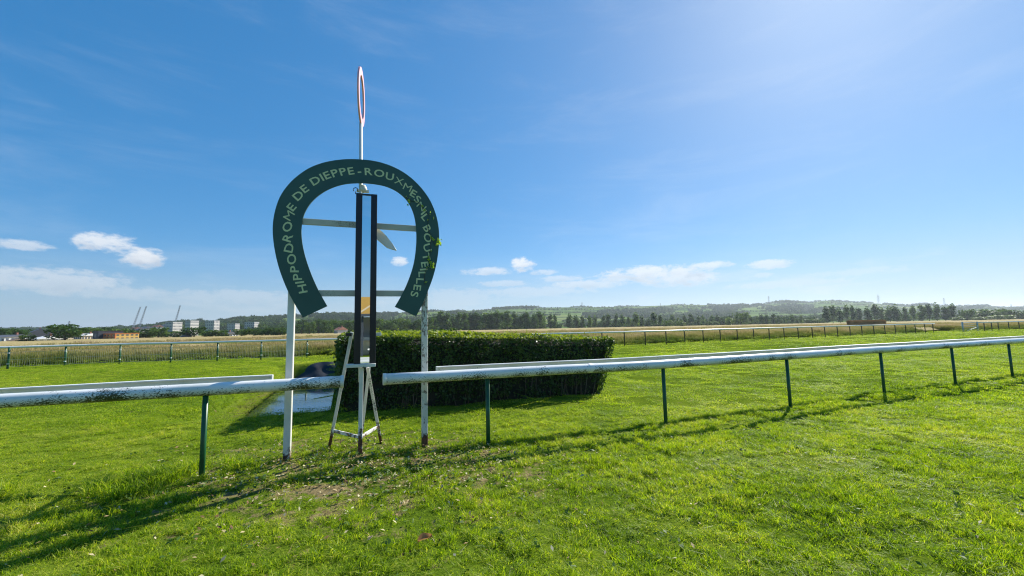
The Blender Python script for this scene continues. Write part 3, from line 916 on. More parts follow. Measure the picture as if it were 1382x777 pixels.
    # the flat clipped top over the whole block, leaves coloured yellow green to paint in its sunlit look
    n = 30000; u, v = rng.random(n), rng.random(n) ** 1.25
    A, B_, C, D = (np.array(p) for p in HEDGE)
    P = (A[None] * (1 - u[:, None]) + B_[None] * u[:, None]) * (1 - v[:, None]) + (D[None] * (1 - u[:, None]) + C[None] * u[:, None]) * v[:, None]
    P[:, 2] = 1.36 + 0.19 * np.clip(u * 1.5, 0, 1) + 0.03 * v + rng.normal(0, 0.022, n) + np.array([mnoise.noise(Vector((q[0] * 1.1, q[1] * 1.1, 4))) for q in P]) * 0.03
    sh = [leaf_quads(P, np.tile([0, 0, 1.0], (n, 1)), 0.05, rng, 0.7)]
    # more leaves in the painted sunlit tint along the front and left edges
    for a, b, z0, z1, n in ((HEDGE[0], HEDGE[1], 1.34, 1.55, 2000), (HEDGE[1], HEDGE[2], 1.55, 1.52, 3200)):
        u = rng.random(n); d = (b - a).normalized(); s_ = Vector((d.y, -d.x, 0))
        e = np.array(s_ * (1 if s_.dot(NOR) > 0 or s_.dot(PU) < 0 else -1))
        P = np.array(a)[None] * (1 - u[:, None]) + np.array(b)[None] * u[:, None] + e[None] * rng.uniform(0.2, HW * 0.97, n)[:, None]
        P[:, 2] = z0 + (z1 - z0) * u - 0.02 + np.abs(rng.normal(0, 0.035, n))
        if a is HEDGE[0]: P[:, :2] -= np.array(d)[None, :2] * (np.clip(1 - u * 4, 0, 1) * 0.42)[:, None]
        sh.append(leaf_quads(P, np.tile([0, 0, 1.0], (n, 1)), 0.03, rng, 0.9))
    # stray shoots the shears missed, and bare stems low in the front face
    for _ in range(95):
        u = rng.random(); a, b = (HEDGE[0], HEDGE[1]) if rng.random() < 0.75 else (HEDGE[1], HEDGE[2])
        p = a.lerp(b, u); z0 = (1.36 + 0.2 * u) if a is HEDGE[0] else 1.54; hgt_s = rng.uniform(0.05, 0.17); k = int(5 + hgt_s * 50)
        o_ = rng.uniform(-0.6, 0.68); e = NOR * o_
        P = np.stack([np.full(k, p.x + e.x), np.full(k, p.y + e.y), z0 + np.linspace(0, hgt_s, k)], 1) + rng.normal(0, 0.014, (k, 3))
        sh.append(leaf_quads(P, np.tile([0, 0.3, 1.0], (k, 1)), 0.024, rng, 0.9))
    sb = MB(); d = (HEDGE[1] - HEDGE[0]).normalized(); L = (HEDGE[1] - HEDGE[0]).length
    for _ in range(60):
        p = HEDGE[0] + d * rng.uniform(0.25, L) + NOR * rng.uniform(0.50, 0.62); q = p + Vector((rng.normal(0, .06), rng.normal(0, .05), rng.uniform(0.4, 0.9)))
        sb.tube([p - Vector((0, 0, .05)), p.lerp(q, 0.5) + Vector((rng.normal(0, .03), 0, 0)), q], [0.013, 0.010, 0.006], 5)
    st = sb.build('stems', plain('hedge_stems', (0.16, 0.13, 0.10), (0.10, 0.08, 0.06), 0.9, 9), t); st['kind'] = 'stuff'
    ms = leafy('hedge_sun_tint', [(0.30, (0.10, 0.15, 0.016)), (0.55, (0.18, 0.24, 0.026)), (0.8, (0.28, 0.33, 0.05))], scale=2.5, trans=0.4, tcol=(1.4, 1.4, 0.5), spec=0.2)  # brighter, yellower leaf colour stands in for sun on the hedge top
    o = link('sun_tinted_top_leaves', quads_mesh('sun_tinted_top_leaves', np.concatenate(sh)), ms, t); o['kind'] = 'stuff'
    cb.add([(A + (D - A) * 0.02)[:2].tolist() + [1.26], B_[:2].tolist() + [1.46], C[:2].tolist() + [1.50], D[:2].tolist() + [1.40]], [(0, 1, 2, 3)])
    cb.build('twig_core', m_core, t)
    o = link('foliage', quads_mesh('foliage', np.concatenate(Q)), m_hedge, t); o['kind'] = 'stuff'
build_hedge()


# ------------------------------------------------------------------ rails on the far side of the track
def fence_at_px(px):
    d = ray(px, 442.93 - (px - 691) * 0.02007); k = d.x / d.y; y = 30.0
    for _ in range(60): y = 0.5 * y + 0.5 * fence_y(k * y)
    return Vector((k * y, y, 0))
def build_fences():
    H = 1.24; R = 0.07
    def top_pts(x0, x1, n): return [Vector((x, fence_y(x), H - R)) for x in np.linspace(x0, x1, n)]
    # left: green posts with wire mesh
    xs = [FENCE[k].x for k in range(6)]
    xs = [xs[0] - 6.0, xs[0] - 4.0, xs[0] - 2.0] + xs + [-13.5, -11.0, -8.6]
    t = empty('mesh_fence', (xs[5], fence_y(xs[5]), 0), 'white topped far rail on green posts with wire mesh, left of the hedge', 'fence')
    MB().sweep(top_pts(xs[0] - 8, -6.6, 30), rail_profile(R, 10)).build('top_rail', m_rail_back, t)
    for i, x in enumerate(xs):
        p = Vector((x, fence_y(x), 0))
        b = MB(); b.tube([p - Vector((0, 0, .2)), p + Vector((0, 0, H - R))], 0.045, 8)
        po = b.build('post', m_green, t)
        for z in (0.28, 0.86): MB().box(p + Vector((0.05, -0.05, z)), (0.10, 0.06, 0.05)).build('clip', m_rail_back, po)
        if i + 1 < len(xs) and i < 9:
            q = Vector((xs[i + 1], fence_y(xs[i + 1]), 0)); b = MB(); n = max(3, int((q - p).length / 0.085))
            for k in range(1, n):
                c = p.lerp(q, k / n) + NOR * 0.05
                b.tube([c + Vector((0, 0, 0.10)), c + Vector((0, 0, 0.92))], 0.0035, 3, cap=False)
            for z in (0.12, 0.5, 0.9): b.tube([p + NOR * 0.05 + Vector((0, 0, z)), q + NOR * 0.05 + Vector((0, 0, z))], 0.007, 3, cap=False)
            w = b.build('wire_mesh', MATS.get('fence_wire') or plain('fence_wire', (0.42, 0.46, 0.40), None, 0.4, 5), t); w['kind'] = 'stuff'
    # right: dark posts
    px = [781, 812, 842, 870, 898, 923, 948, 971, 994, 1016, 1037, 1057, 1076, 1095, 1112, 1129, 1146, 1162, 1178, 1193, 1207, 1221, 1234, 1247, 1258]
    ps = [fence_at_px(p) for p in px]
    x = ps[0].x - 2.7
    while x > -6.5: ps.insert(0, Vector((x, fence_y(x), 0))); x -= 2.7
    t = empty('far_rail', (ps[8].x, ps[8].y, 0), 'long white far rail on dark posts, from behind the hedge to the gap at right', 'rail')
    MB().sweep(top_pts(-6.5, ps[-1].x + 0.3, 50), rail_profile(R, 10)).build('top_rail', m_rail_back, t)
    for p in ps:
        b = MB(); b.tube([p - Vector((0, 0, .2)), p + Vector((0, 0, H - 0.28)), p + Vector((0, 0, H - R)) - NOR * 0.03], [0.045, 0.045, 0.06], 8); b.build('post', m_dark_post, t)
    # beyond the gap
    px = [1327, 1337, 1346, 1360, 1374]
    ps = [fence_at_px(p) for p in px] + [Vector((x, fence_y(x), 0)) for x in (79, 84, 89, 95)]
    t = empty('far_rail', (ps[2].x, ps[2].y, 0), 'short far stretch of white rail beyond the metal gate at the right edge', 'rail')
    MB().sweep(top_pts(ps[0].x - 1.6, 96, 20), rail_profile(R, 10)).build('top_rail', m_rail_back, t)
    for p in ps:
        b = MB(); b.tube([p - Vector((0, 0, .2)), p + Vector((0, 0, H - R))], 0.05, 8); b.build('post', m_dark_post, t)
    # tubular gate
    a, b_ = fence_at_px(1299), fence_at_px(1317)
    m_galv = plain('galvanised_steel', (0.48, 0.52, 0.50), (0.38, 0.42, 0.41), 0.4, 6, metal=0.2)
    t = empty('metal_gate', a, 'pale tubular metal gate standing in the gap of the far rail', 'gate')
    z = Vector((0, 0, 1))
    fr = MB(); fr.tube([a + z * .1, a + z * 1.2, b_ + z * 1.2, b_ + z * .1], 0.05, 6)
    fr.build('gate_frame', m_galv, t)
    for h in (0.35, 0.65, 0.92): MB().tube([a + z * h, b_ + z * h], 0.025, 6).build('gate_bar', m_galv, t)
    for p in (a - DIR * 0.2, b_ + DIR * 0.2): MB().tube([p - z * .2, p + z * 1.3], 0.08, 8).build('post', m_galv, t)
    MB().tube([a + z * .12 - NOR * -0.3, b_ + z * .55], 0.03, 6).build('brace', m_rail_back, t)
build_fences()


# ------------------------------------------------------------------ meadow beyond the track
def build_meadow():
    m, t, s = material('meadow_grass')
    p = position(t)
    n = t.noise(t.mapping(p, scale=(0.25, 1.0, 1), rot=(0, 0, rad(-21))), 0.35, 6, 0.6); f = t.noise(p, 2.2, 4, 0.7)
    c = t.ramp(t.math('ADD', t.math('MULTIPLY', n, 0.6), t.math('MULTIPLY', f, 0.4)), [(0.35, (0.19, 0.18, 0.055)), (0.5, (0.36, 0.29, 0.13)), (0.65, (0.47, 0.36, 0.21))])
    t.l.new(c, s.inputs['Base Color']); s.inputs['Roughness'].default_value = 0.95; s.inputs['Specular IOR Level'].default_value = 0.05
    bump(t, s, f, 0.3, 0.8)
    xs = np.concatenate([np.linspace(-400, -60, 14), np.linspace(-50, 90, 50), np.linspace(110, 700, 22)])
    offs = [4.5, 6, 9, 14, 22, 40, 70, 120, 190, 300, 420]
    V = [(x, fence_y(x) + o + 0, (0.62 if o > 5 else 0.2) + 0.06 * mnoise.noise(Vector((x * .2, o * .2, 1)))) for o in offs for x in xs]
    nx = len(xs); Fs = [(j * nx + i, j * nx + i + 1, (j + 1) * nx + i + 1, (j + 1) * nx + i) for j in range(len(offs) - 1) for i in range(nx - 1)]
    me = bpy.data.meshes.new('meadow'); me.from_pydata(V, [], Fs); me.polygons.foreach_set('use_smooth', [True] * len(Fs)); me.update()
    tag(link('meadow', me, m), kind='structure')
    # tall grass standing at its near side
    mt = bpy.data.materials.new('tall_grass_blades'); mt.use_nodes = True; t = NT(mt.node_tree); s = mt.node_tree.nodes['Principled BSDF']
    p = position(t); sp = t.new('ShaderNodeSeparateXYZ'); t.l.new(p, sp.inputs[0])
    oi = t.new('ShaderNodeObjectInfo')
    wob = t.math('ADD', t.math('MULTIPLY', t.noise(p, 0.22, 4, 0.6), 0.7), t.math('MULTIPLY', oi.outputs['Random'], 0.25))
    hgt_ = t.math('ADD', t.math('MULTIPLY', sp.outputs[2], 0.75), t.math('SUBTRACT', wob, 0.48))
    c = t.ramp(hgt_, [(0.10, (0.095, 0.150, 0.022)), (0.38, (0.22, 0.23, 0.055)), (0.58, (0.34, 0.29, 0.11)), (0.8, (0.46, 0.35, 0.21))])
    t.l.new(c, s.inputs['Base Color']); s.inputs['Roughness'].default_value = 0.8; s.inputs['Specular IOR Level'].default_value = 0.15
    tr = t.new('ShaderNodeBsdfTranslucent'); t.l.new(c, tr.inputs['Color'])
    mx = t.new('ShaderNodeMixShader'); mx.inputs[0].default_value = 0.42
    t.l.new(s.outputs[0], mx.inputs[1]); t.l.new(tr.outputs[0], mx.inputs[2]); t.l.new(mx.outputs[0], t.n['Material Output'].inputs['Surface'])
    rng = np.random.default_rng(5); src = []
    for v in range(3):
        n = 260; r = 0.45 * np.sqrt(rng.random(n)); a = rng.uniform(0, 2 * math.pi, n)
        base = np.stack([r * np.cos(a), r * np.sin(a), np.zeros(n)], 1); h = rng.uniform(0.45, 1.0, n)
        lean = rng.normal(0, 0.16, (n, 2)); tip = base.copy(); tip[:, :2] += lean * h[:, None]; tip[:, 2] = h
        ang = rng.uniform(0, math.pi, n); w = np.stack([np.cos(ang), np.sin(ang), np.zeros(n)], 1) * rng.uniform(0.008, 0.022, n)[:, None]
        mid = base * 0.45 + tip * 0.55; mid[:, :2] -= lean * 0.10
        Q = [np.stack([base - w * .6, base + w * .6, mid + w * .8, mid - w * .8], 1), np.stack([mid - w * .8, mid + w * .8, tip + w * .5, tip - w * .5], 1)]
        src.append(source('tall_grass_clump', quads_mesh('tall_grass_clump', np.concatenate(Q)), mt))
    pts, sc_ = [], []
    for lo, hi, spc, k in ((2.6, 9, 0.42, 1.0), (9, 30, 0.9, 1.35), (30, 90, 2.2, 2.0)):
        x = -62.0
        while x < 130:
            y = lo
            while y < hi:
                X, Y = x + rng.uniform(-.5, .5) * spc, fence_y(x) + y + rng.uniform(-.5, .5) * spc
                edge = 0.55 + 0.45 * sstep(0, 1.5, y - 2.6 + 0.5 * mnoise.noise(Vector((X * .4, 0, 0)))) if lo < 5 else 1.0
                if not (55 < x < 62 and y < 6): pts.append((X, Y, 0.0 if lo < 30 else 0.1)); sc_.append((k * 1.0, k * 1.0, edge * rng.uniform(0.55, 1.0) * (0.9 + 0.3 * mnoise.noise(Vector((X * .15, Y * .15, 6))))))
                y += spc
            x += spc
    n = len(pts)
    scatter('tall_grass', pts, rng.uniform(0, 6.28, n), np.array(sc_), rng.integers(0, 3, n), src)
    print('tall grass', n)
build_meadow()


# ------------------------------------------------------------------ hills
SIL = [(-400, 446), (-150, 446), (0, 447), (60, 446), (120, 447), (170, 443), (220, 438), (290, 434), (330, 430), (350, 428.5), (385, 427), (420, 425), (440, 424), (480, 426), (520, 424), (560, 420), (600, 419.5), (640, 419), (680, 416), (720, 415), (800, 414.5), (860, 413.5), (930, 411), (980, 412), (1010, 411), (1040, 410), (1065, 406.5), (1095, 409), (1115, 405), (1140, 407), (1160, 408), (1180, 409), (1230, 413), (1250, 410), (1275, 413.5), (1300, 413.5), (1335, 412.5), (1345, 415), (1382, 416), (1500, 417), (1900, 424)]
def sil_y(px): return float(np.interp(px, [a for a, b in SIL], [b for a, b in SIL]))
def ridge_Y(px): return float(np.interp(px, [-400, 150, 300, 420, 600, 900, 1100, 1300, 1700], [1300, 1250, 1150, 1250, 1700, 2100, 2300, 2200, 2200]))
HILL_Y0 = 470.0
def hill_profile(t): return 0.12 * t + 0.88 * sstep(0.05, 1.05, t) ** 0.85 if t <= 1 else 1.0
def hill_point(px, t):
    Yr = ridge_Y(px); Y = HILL_Y0 + (Yr - HILL_Y0) * t
    hy = 442.93 - (px - 691) * 0.02007
    e = (hy - sil_y(px)) / F_PX * 1.005                           # tangent of the ridge's elevation
    d = ray(px, hy); s = d.x / d.y
    z = max(0.0, e) * Y * hill_profile(min(t, 1)) * (math.sqrt(1 + 0 * s * s)) if t <= 1 else max(0.0, e) * Yr * (1 - (t - 1) * 0.8)
    z += EYE * min(1, t) - 0.6 * (1 - min(1, t))
    z += (mnoise.noise(Vector((s * 6, t * 5, 2.0))) * 4.0) * sstep(0.05, 0.4, t) * (1 - sstep(0.85, 1.0, t))
    return Vector((s * Y, Y, z))
def wood_at(px, t):
    return mnoise.noise(Vector((px * 0.012, t * 4.2, 3.7))) + 0.5 * mnoise.noise(Vector((px * 0.035, t * 9.0, 9.1)))
def build_hills():
    m, t, s = material('hill_fields')
    p = position(t)
    vo = t.new('ShaderNodeTexVoronoi'); vo.inputs['Scale'].default_value = 1.0
    t.l.new(t.mapping(t.vmath('ADD', p, t.vmath('MULTIPLY', t.new('ShaderNodeTexNoise').outputs['Color'], (60, 60, 0))), scale=(0.0032, 0.0075, 0.0), rot=(0, 0, 0.3)), vo.inputs['Vector'])
    sepc = t.new('ShaderNodeSeparateColor'); t.l.new(vo.outputs['Color'], sepc.inputs[0])
    n = t.noise(p, 0.012, 5, 0.6); f = t.noise(p, 0.08, 4, 0.7)
    c = t.ramp(t.math('ADD', t.math('MULTIPLY', sepc.outputs[0], 0.6), t.math('MULTIPLY', f, 0.4)), [(0.2, (0.055, 0.110, 0.022)), (0.45, (0.095, 0.160, 0.030)), (0.7, (0.145, 0.205, 0.048)), (0.9, (0.21, 0.22, 0.08))])
    c = t.mix(t.smooth(n, 0.48, 0.6), c, (0.035, 0.065, 0.018))
    t.l.new(c, s.inputs['Base Color']); s.inputs['Roughness'].default_value = 1.0; s.inputs['Specular IOR Level'].default_value = 0.0
    pxs = list(range(-400, 1901, 12)); ts = [k / 36 for k in range(37)] + [1.06, 1.2, 1.5]
    V = [hill_point(x, k) for k in ts for x in pxs]; nx = len(pxs)
    Fs = [(j * nx + i, j * nx + i + 1, (j + 1) * nx + i + 1, (j + 1) * nx + i) for j in range(len(ts) - 1) for i in range(nx - 1)]
    me = bpy.data.meshes.new('hills'); me.from_pydata([tuple(v) for v in V], [], Fs); me.polygons.foreach_set('use_smooth', [True] * len(Fs)); me.update()
    tag(link('hills', me, m), kind='structure')
    # woods and hedgerows on the slopes
    mw = leafy('far_leaves', [(0.3, (0.030, 0.068, 0.018)), (0.55, (0.055, 0.105, 0.024)), (0.8, (0.095, 0.150, 0.034))], scale=0.01, trans=0.15, rnd=0.5, spec=0.0)
    rng = np.random.default_rng(11)
    src = [source('wood_crown', round_crown(rng, 150, 0.10, 9), mw) for _ in range(3)]
    pts, sc_ = [], []
    def put(px, tt, h):
        q = hill_point(px, tt); pts.append((q.x, q.y, q.z - 0.08 * h)); w = rng.uniform(0.9, 1.7); sc_.append((h * w, h * w, h * rng.uniform(0.8, 1.15)))
    for _ in range(30000):
        px, tt = rng.uniform(-60, 1450), rng.random() ** 0.8
        v = wood_at(px, tt); thr = 0.16
        if px < 480: thr = 0.0
        if 500 < px < 720: thr = 0.02
        if px > 1000 and tt > 0.5: thr = 0.05
        if 1100 < px < 1290 and 0.62 < tt < 0.9: thr = 0.6
        if 480 < px < 1000 and tt > 0.75: thr = 0.25
        if 725 < px < 830 and tt < 0.22: thr = 2
        if v > thr: put(px, tt, rng.uniform(7, 13))
    for tt in (0.16, 0.26, 0.37, 0.47, 0.58, 0.69, 0.80, 0.90):        # hedgerows between fields
        for px in np.arange(-40, 1420, 2.6):
            if mnoise.noise(Vector((px * 0.02, tt * 31, 5))) > -0.15: put(px + rng.normal(0, 1), tt + 0.02 * mnoise.noise(Vector((px * 0.006, tt * 9, 0))) + rng.normal(0, .003), rng.uniform(5, 9))
    for px in np.arange(-60, 1440, 1.6):                                # the skyline
        v = mnoise.noise(Vector((px * 0.03, 1, 7))) + 0.4 * mnoise.noise(Vector((px * 0.11, 1, 2)))
        if px < 520 or 1000 < px < 1180 or px > 1225: v += 0.5
        if v > 0.0: put(px, rng.uniform(0.95, 1.0), rng.uniform(7, 13) * (0.6 + 0.7 * min(1, v)) * (0.75 if px < 450 else 1))
    for _ in range(900):                                                # the belt at the foot of the hills
        px = rng.uniform(392, 1112)
        if 732 < px < 745 or (755 < px < 800 and rng.random() < 0.8): continue
        put(px, rng.uniform(0.0, 0.035), rng.uniform(5.5, 9.5) * (1.35 if px < 735 else 0.9))
    for _ in range(160): put(rng.uniform(1290, 1450), rng.uniform(0, 0.05), rng.uniform(6, 11))
    n = len(pts); print('wood trees', n)
    scatter('far_wood', pts, rng.uniform(0, 6.28, n), np.array(sc_), rng.integers(0, 3, n), src)
build_hills()


# ------------------------------------------------------------------ trees one can tell apart
ORD = ['leftmost', 'second', 'third', 'fourth', 'fifth', 'sixth', 'seventh', 'eighth', 'ninth', 'tenth', 'eleventh', 'twelfth', 'thirteenth', 'fourteenth', 'fifteenth', 'sixteenth', 'seventeenth', 'eighteenth', 'nineteenth', 'twentieth', 'twenty-first', 'twenty-second', 'twenty-third', 'twenty-fourth', 'twenty-fifth', 'twenty-sixth', 'twenty-seventh', 'twenty-eighth', 'twenty-ninth', 'thirtieth', 'thirty-first', 'thirty-second', 'thirty-third', 'thirty-fourth', 'thirty-fifth']
def nth(i): return ORD[i] if i == 0 else ORD[i] + ' from the left'
m_pop = leafy('poplar_leaves', [(0.3, (0.045, 0.095, 0.028)), (0.55, (0.080, 0.150, 0.038)), (0.8, (0.14, 0.22, 0.055))], scale=0.25, trans=0.3, rnd=0.45, spec=0.05)
m_tree = leafy('broad_leaves', [(0.3, (0.032, 0.072, 0.016)), (0.55, (0.064, 0.125, 0.024)), (0.8, (0.12, 0.19, 0.04))], scale=0.25, trans=0.3, rnd=0.45, spec=0.05)
m_bright = leafy('bright_leaves', [(0.3, (0.060, 0.115, 0.018)), (0.6, (0.11, 0.185, 0.028)), (0.85, (0.17, 0.25, 0.04))], scale=0.3, trans=0.35, rnd=0.3)
m_bark = plain('bark', (0.11, 0.09, 0.07), (0.06, 0.05, 0.04), 0.9, 5)
rng_t = np.random.default_rng(33)
POP = [poplar_crown(rng_t, 620, 0.042) for _ in range(5)]
RND = [round_crown(rng_t, 900, 0.055, 20) for _ in range(5)]
TRK_P = trunk_mesh(rng_t, 0.5, 0.016); TRK_R = trunk_mesh(rng_t, 0.5, 0.03)
for me in POP: me.materials.append(m_pop)
for me in RND: me.materials.append(None)
for me in (TRK_P, TRK_R): me.materials.append(m_bark)
def tree(name, label, group, px, ytop, Y, width=None, kind='round', mat=None, cat='tree'):
    p = at_Y(px, Y); h = height_at(px, ytop, Y)
    t = empty(name, p, label, cat, group, rz=rng_t.uniform(0, 6.28))
    if kind == 'poplar': me, tk, w = POP[rng_t.integers(5)], TRK_P, h * (width or 1.0)
    else: me, tk, w = RND[rng_t.integers(5)], TRK_R, width * Y / F_PX * 1.05
    lift = 0.06 if kind == 'poplar' else 0.02
    c = bpy.data.objects.new('crown', me); col.objects.link(c); c.parent = t
    c.scale = (w, w, h * (1 - lift) / (1.0 if kind == 'poplar' else 0.98)); c.location = (0, 0, h * lift)
    if kind != 'poplar':
        c.material_slots[0].link = 'OBJECT'; c.material_slots[0].material = mat or m_tree
    k = bpy.data.objects.new('trunk', tk); col.objects.link(k); k.parent = t; k.scale = (w if kind != 'poplar' else h, w if kind != 'poplar' else h, h)
    return t
def build_trees():
    rows = [
        ('poplar', 'slim poplar, {} in the spaced row before the pale green hill field', 'poplars spaced along the field edge', [735, 743, 750, 768, 776, 787, 797, 804, 814, 822, 831, 839, 849, 857, 865, 875, 883, 891], 424.5, 430),
        ('poplar', 'dark poplar, {} in the tall row before the right hand hill', 'tall poplars before the right hand hill', [1116, 1125, 1134, 1144, 1152, 1161, 1172, 1182, 1192, 1202, 1212, 1222, 1232, 1245, 1254, 1266, 1277, 1285], 411.5, 430),
        ('poplar', 'narrow poplar, {} in the dense short row left of the tall poplars', 'dense short row of poplars', [1012, 1021, 1028, 1036, 1044, 1052, 1060, 1070, 1082], 424.0, 420),
        ('poplar', 'poplar above low bushes, {} in the row right of the spaced poplars', 'poplars above the low bushes', [908, 916, 925, 934, 943, 950, 960, 970, 981], 425.5, 440),
        ('poplar', 'poplar, {} in the thick stand above the right part of the hedge', 'thick stand of poplars above the hedge', [588, 596, 604, 612, 619, 626, 634, 641, 648, 656, 663, 670, 678, 686, 694, 703, 712, 721, 728], 422.5, 400),
    ]
    for name, lab, grp, pxs, top, Y in rows:
        for i, px in enumerate(pxs):
            tp = top + rng_t.normal(0, 2.0); px = px + rng_t.uniform(-1.6, 1.6)
            if 'thick' in grp: tp = 421 - 3.0 * math.exp(-((px - 672) / 14) ** 2) + rng_t.normal(0, 1.5)
            tree(name, lab.format(nth(i)), grp, px, tp, Y + rng_t.uniform(-14, 14), rng_t.uniform(1.1, 1.6) if 'thick' not in grp else 1.7, 'poplar')
    left = [(8, 443, 22), (26, 444, 18), (45, 444.5, 16), (36, 452, 16), (88, 437.5, 34), (107, 443, 20), (119, 441.5, 18), (132, 442.5, 18), (146, 441.5, 14), (162, 445, 20), (180, 447, 20), (197, 445, 22), (214, 443.5, 24), (240, 448, 18), (262, 442.5, 24), (284, 446, 22), (299, 447, 18), (326, 445.5, 18), (343, 445, 20), (362, 443.5, 22), (378, 444, 18)]
    for i, (px, top, w) in enumerate(left):
        tree('leafy_tree', 'round leafy tree, %s along the field edge below the apartment blocks' % nth(i), 'trees along the left field edge', px, top - (1.6 if px > 150 else 0.3), (150 if px in (88, 36) else 265 if px in (45, 107, 119, 132, 146) else 205) + rng_t.uniform(-8, 8), w * 1.25, 'round', m_tree)
    mid = [(396, 436, 20), (407, 432, 18), (418, 434, 18), (430, 430, 20), (441, 432, 18), (452, 431, 18), (463, 432, 20), (476, 431, 22), (496, 432, 20), (512, 430, 24), (528, 431, 22), (545, 429, 22), (560, 431, 20), (576, 428, 22)]
    for i, (px, top, w) in enumerate(mid):
        tree('leafy_tree', 'dark leafy tree, %s in the belt seen behind the horseshoe sign' % nth(i), 'tree belt behind the sign', px, top, 330 + rng_t.uniform(-20, 20), w, 'round', m_tree)
    right = [(1000, 421.5, 22, m_tree, 'big dark round tree left of the dense short poplar row'), (985, 428, 14, m_bright, 'bright green bushy tree just left of the big dark round tree'), (901, 432, 14, m_bright, 'fresh green bushy tree below the poplars, left of the yellowish one'),
             (918, 432, 13, m_bright, 'yellowish green bushy tree below the poplars'), (960, 433, 18, m_tree, 'low wide bushy tree below the poplars near the brighter bush'), (1095, 430, 20, m_tree, 'low bushy tree in the gap between both right hand poplar rows'),
             (1306, 417.5, 18, m_tree, 'tall dark round tree right of the last poplar'), (1332, 417, 26, m_tree, 'wide dark tree, second right of the last poplar'), (1356, 416.5, 24, m_tree, 'dark domed tree near the right edge, behind pale bushes'), (1380, 421, 24, m_tree, 'dark tree cut by the right edge of the view'),
             (1321, 427.5, 16, m_bright, 'pale green bush in front of the wide dark tree'), (1350, 425, 26, m_bright, 'broad pale green bush before the domed tree at right'), (1292, 427, 14, m_bright, 'small pale bush right beside the last tall poplar'), (1400, 424, 30, m_tree, 'dark tree just past the right edge')]
    for px, top, w, mt, lab in right:
        tree('bush' if 'bush' in lab and 'tree' not in lab else 'leafy_tree', lab, 'scattered round trees on the right', px, top, 400 + rng_t.uniform(-15, 15) - (30 if mt is m_bright else 0), w * 1.15, 'round', mt, 'bush' if 'bush' in lab and 'tree' not in lab else 'tree')
build_trees()


# ------------------------------------------------------------------ buildings
m_wall = plain('pale_render', (0.50, 0.47, 0.43), (0.43, 0.41, 0.38), 0.8, 0.4)
m_wallg = plain('grey_render', (0.40, 0.42, 0.46), (0.34, 0.36, 0.40), 0.8, 0.4)
m_beige = plain('beige_render', (0.60, 0.50, 0.36), (0.52, 0.43, 0.31), 0.8, 0.4)
m_white = plain('white_sheet', (0.78, 0.78, 0.76), (0.70, 0.70, 0.69), 0.6, 0.5)
m_brown = plain('brown_roof', (0.24, 0.17, 0.12), (0.18, 0.13, 0.09), 0.8, 0.7)
m_slate = plain('slate_roof', (0.10, 0.11, 0.13), (0.075, 0.08, 0.095), 0.7, 0.6)
m_tile = plain('clay_tile_roof', (0.27, 0.11, 0.07), (0.20, 0.085, 0.055), 0.8, 0.7)
m_dark = plain('dark_cladding', (0.035, 0.045, 0.06), (0.03, 0.036, 0.05), 0.6, 0.5)
m_orange = plain('orange_steel', (0.60, 0.17, 0.045), (0.46, 0.12, 0.035), 0.5, 0.6)
m_yellow = plain('yellow_panels', (0.66, 0.42, 0.10), (0.55, 0.34, 0.08), 0.6, 0.6)
m_win = plain('window_glass', (0.12, 0.14, 0.17), (0.08, 0.09, 0.11), 0.15, 0.8)
def house(name, label, cat, px0, px1, ytop, Y, depth, yaw, wall, roof=None, roof_h=2.0, floors=1, cols=4, group=None, base=0.0, gable=True, side_wall=None):
    a, b = at_Y(px0, Y), at_Y(px1, Y); c = (a + b) / 2; w = (b - a).length
    ht = height_at((px0 + px1) / 2, ytop, Y) - base
    t = empty(name, (c.x, c.y, base), label, cat, group, rz=yaw)
    wh = ht - (roof_h if roof is not None and gable else 0.25)
    hx, hy = w / 2, depth / 2
    def add(nm, mb, mt, par=None): return link(nm, mb.mesh(nm), mt, par or t, world_space=False)
    add('wall', MB().box((0, 0, wh / 2 - 0.5), (w, depth, wh + 1.0)), wall)
    if roof is not None and gable:
        o = 0.35; vs = [(-hx - o, -hy - o, wh - .05), (hx + o, -hy - o, wh - .05), (hx + o, hy + o, wh - .05), (-hx - o, hy + o, wh - .05), (-hx - o, 0, ht), (hx + o, 0, ht)]
        r = add('roof', MB().add(vs, [(0, 1, 5, 4), (2, 3, 4, 5), (0, 4, 3), (1, 2, 5), (0, 3, 2, 1)]), roof)
        add('chimney', MB().box((hx * 0.5, 0, ht + 0.2), (0.6, 0.6, 1.2)), m_tile, r)
    else:
        add('roof', MB().box((0, 0, wh + 0.13), (w + 0.3, depth + 0.3, 0.26)), roof or wall)
    fh = wh / floors
    wb = MB(); sh = 0.0
    for f in range(floors):
        z = fh * (f + 0.55)
        for k in range(cols):
            x = -hx + w * (k + 0.5) / cols
            wb.box((x, -hy - 0.01, z), (min(1.4, w / cols * 0.5), 0.10, fh * 0.42))
        nd = max(2, int(depth / w * cols + 0.5))
        for k in range(nd):
            y = -hy + depth * (k + 0.5) / nd
            wb.box((hx + 0.01, y, z), (0.10, min(1.4, depth / nd * 0.5), fh * 0.42))
    o = add('windows', wb, m_win); o['kind'] = 'stuff'
    return t
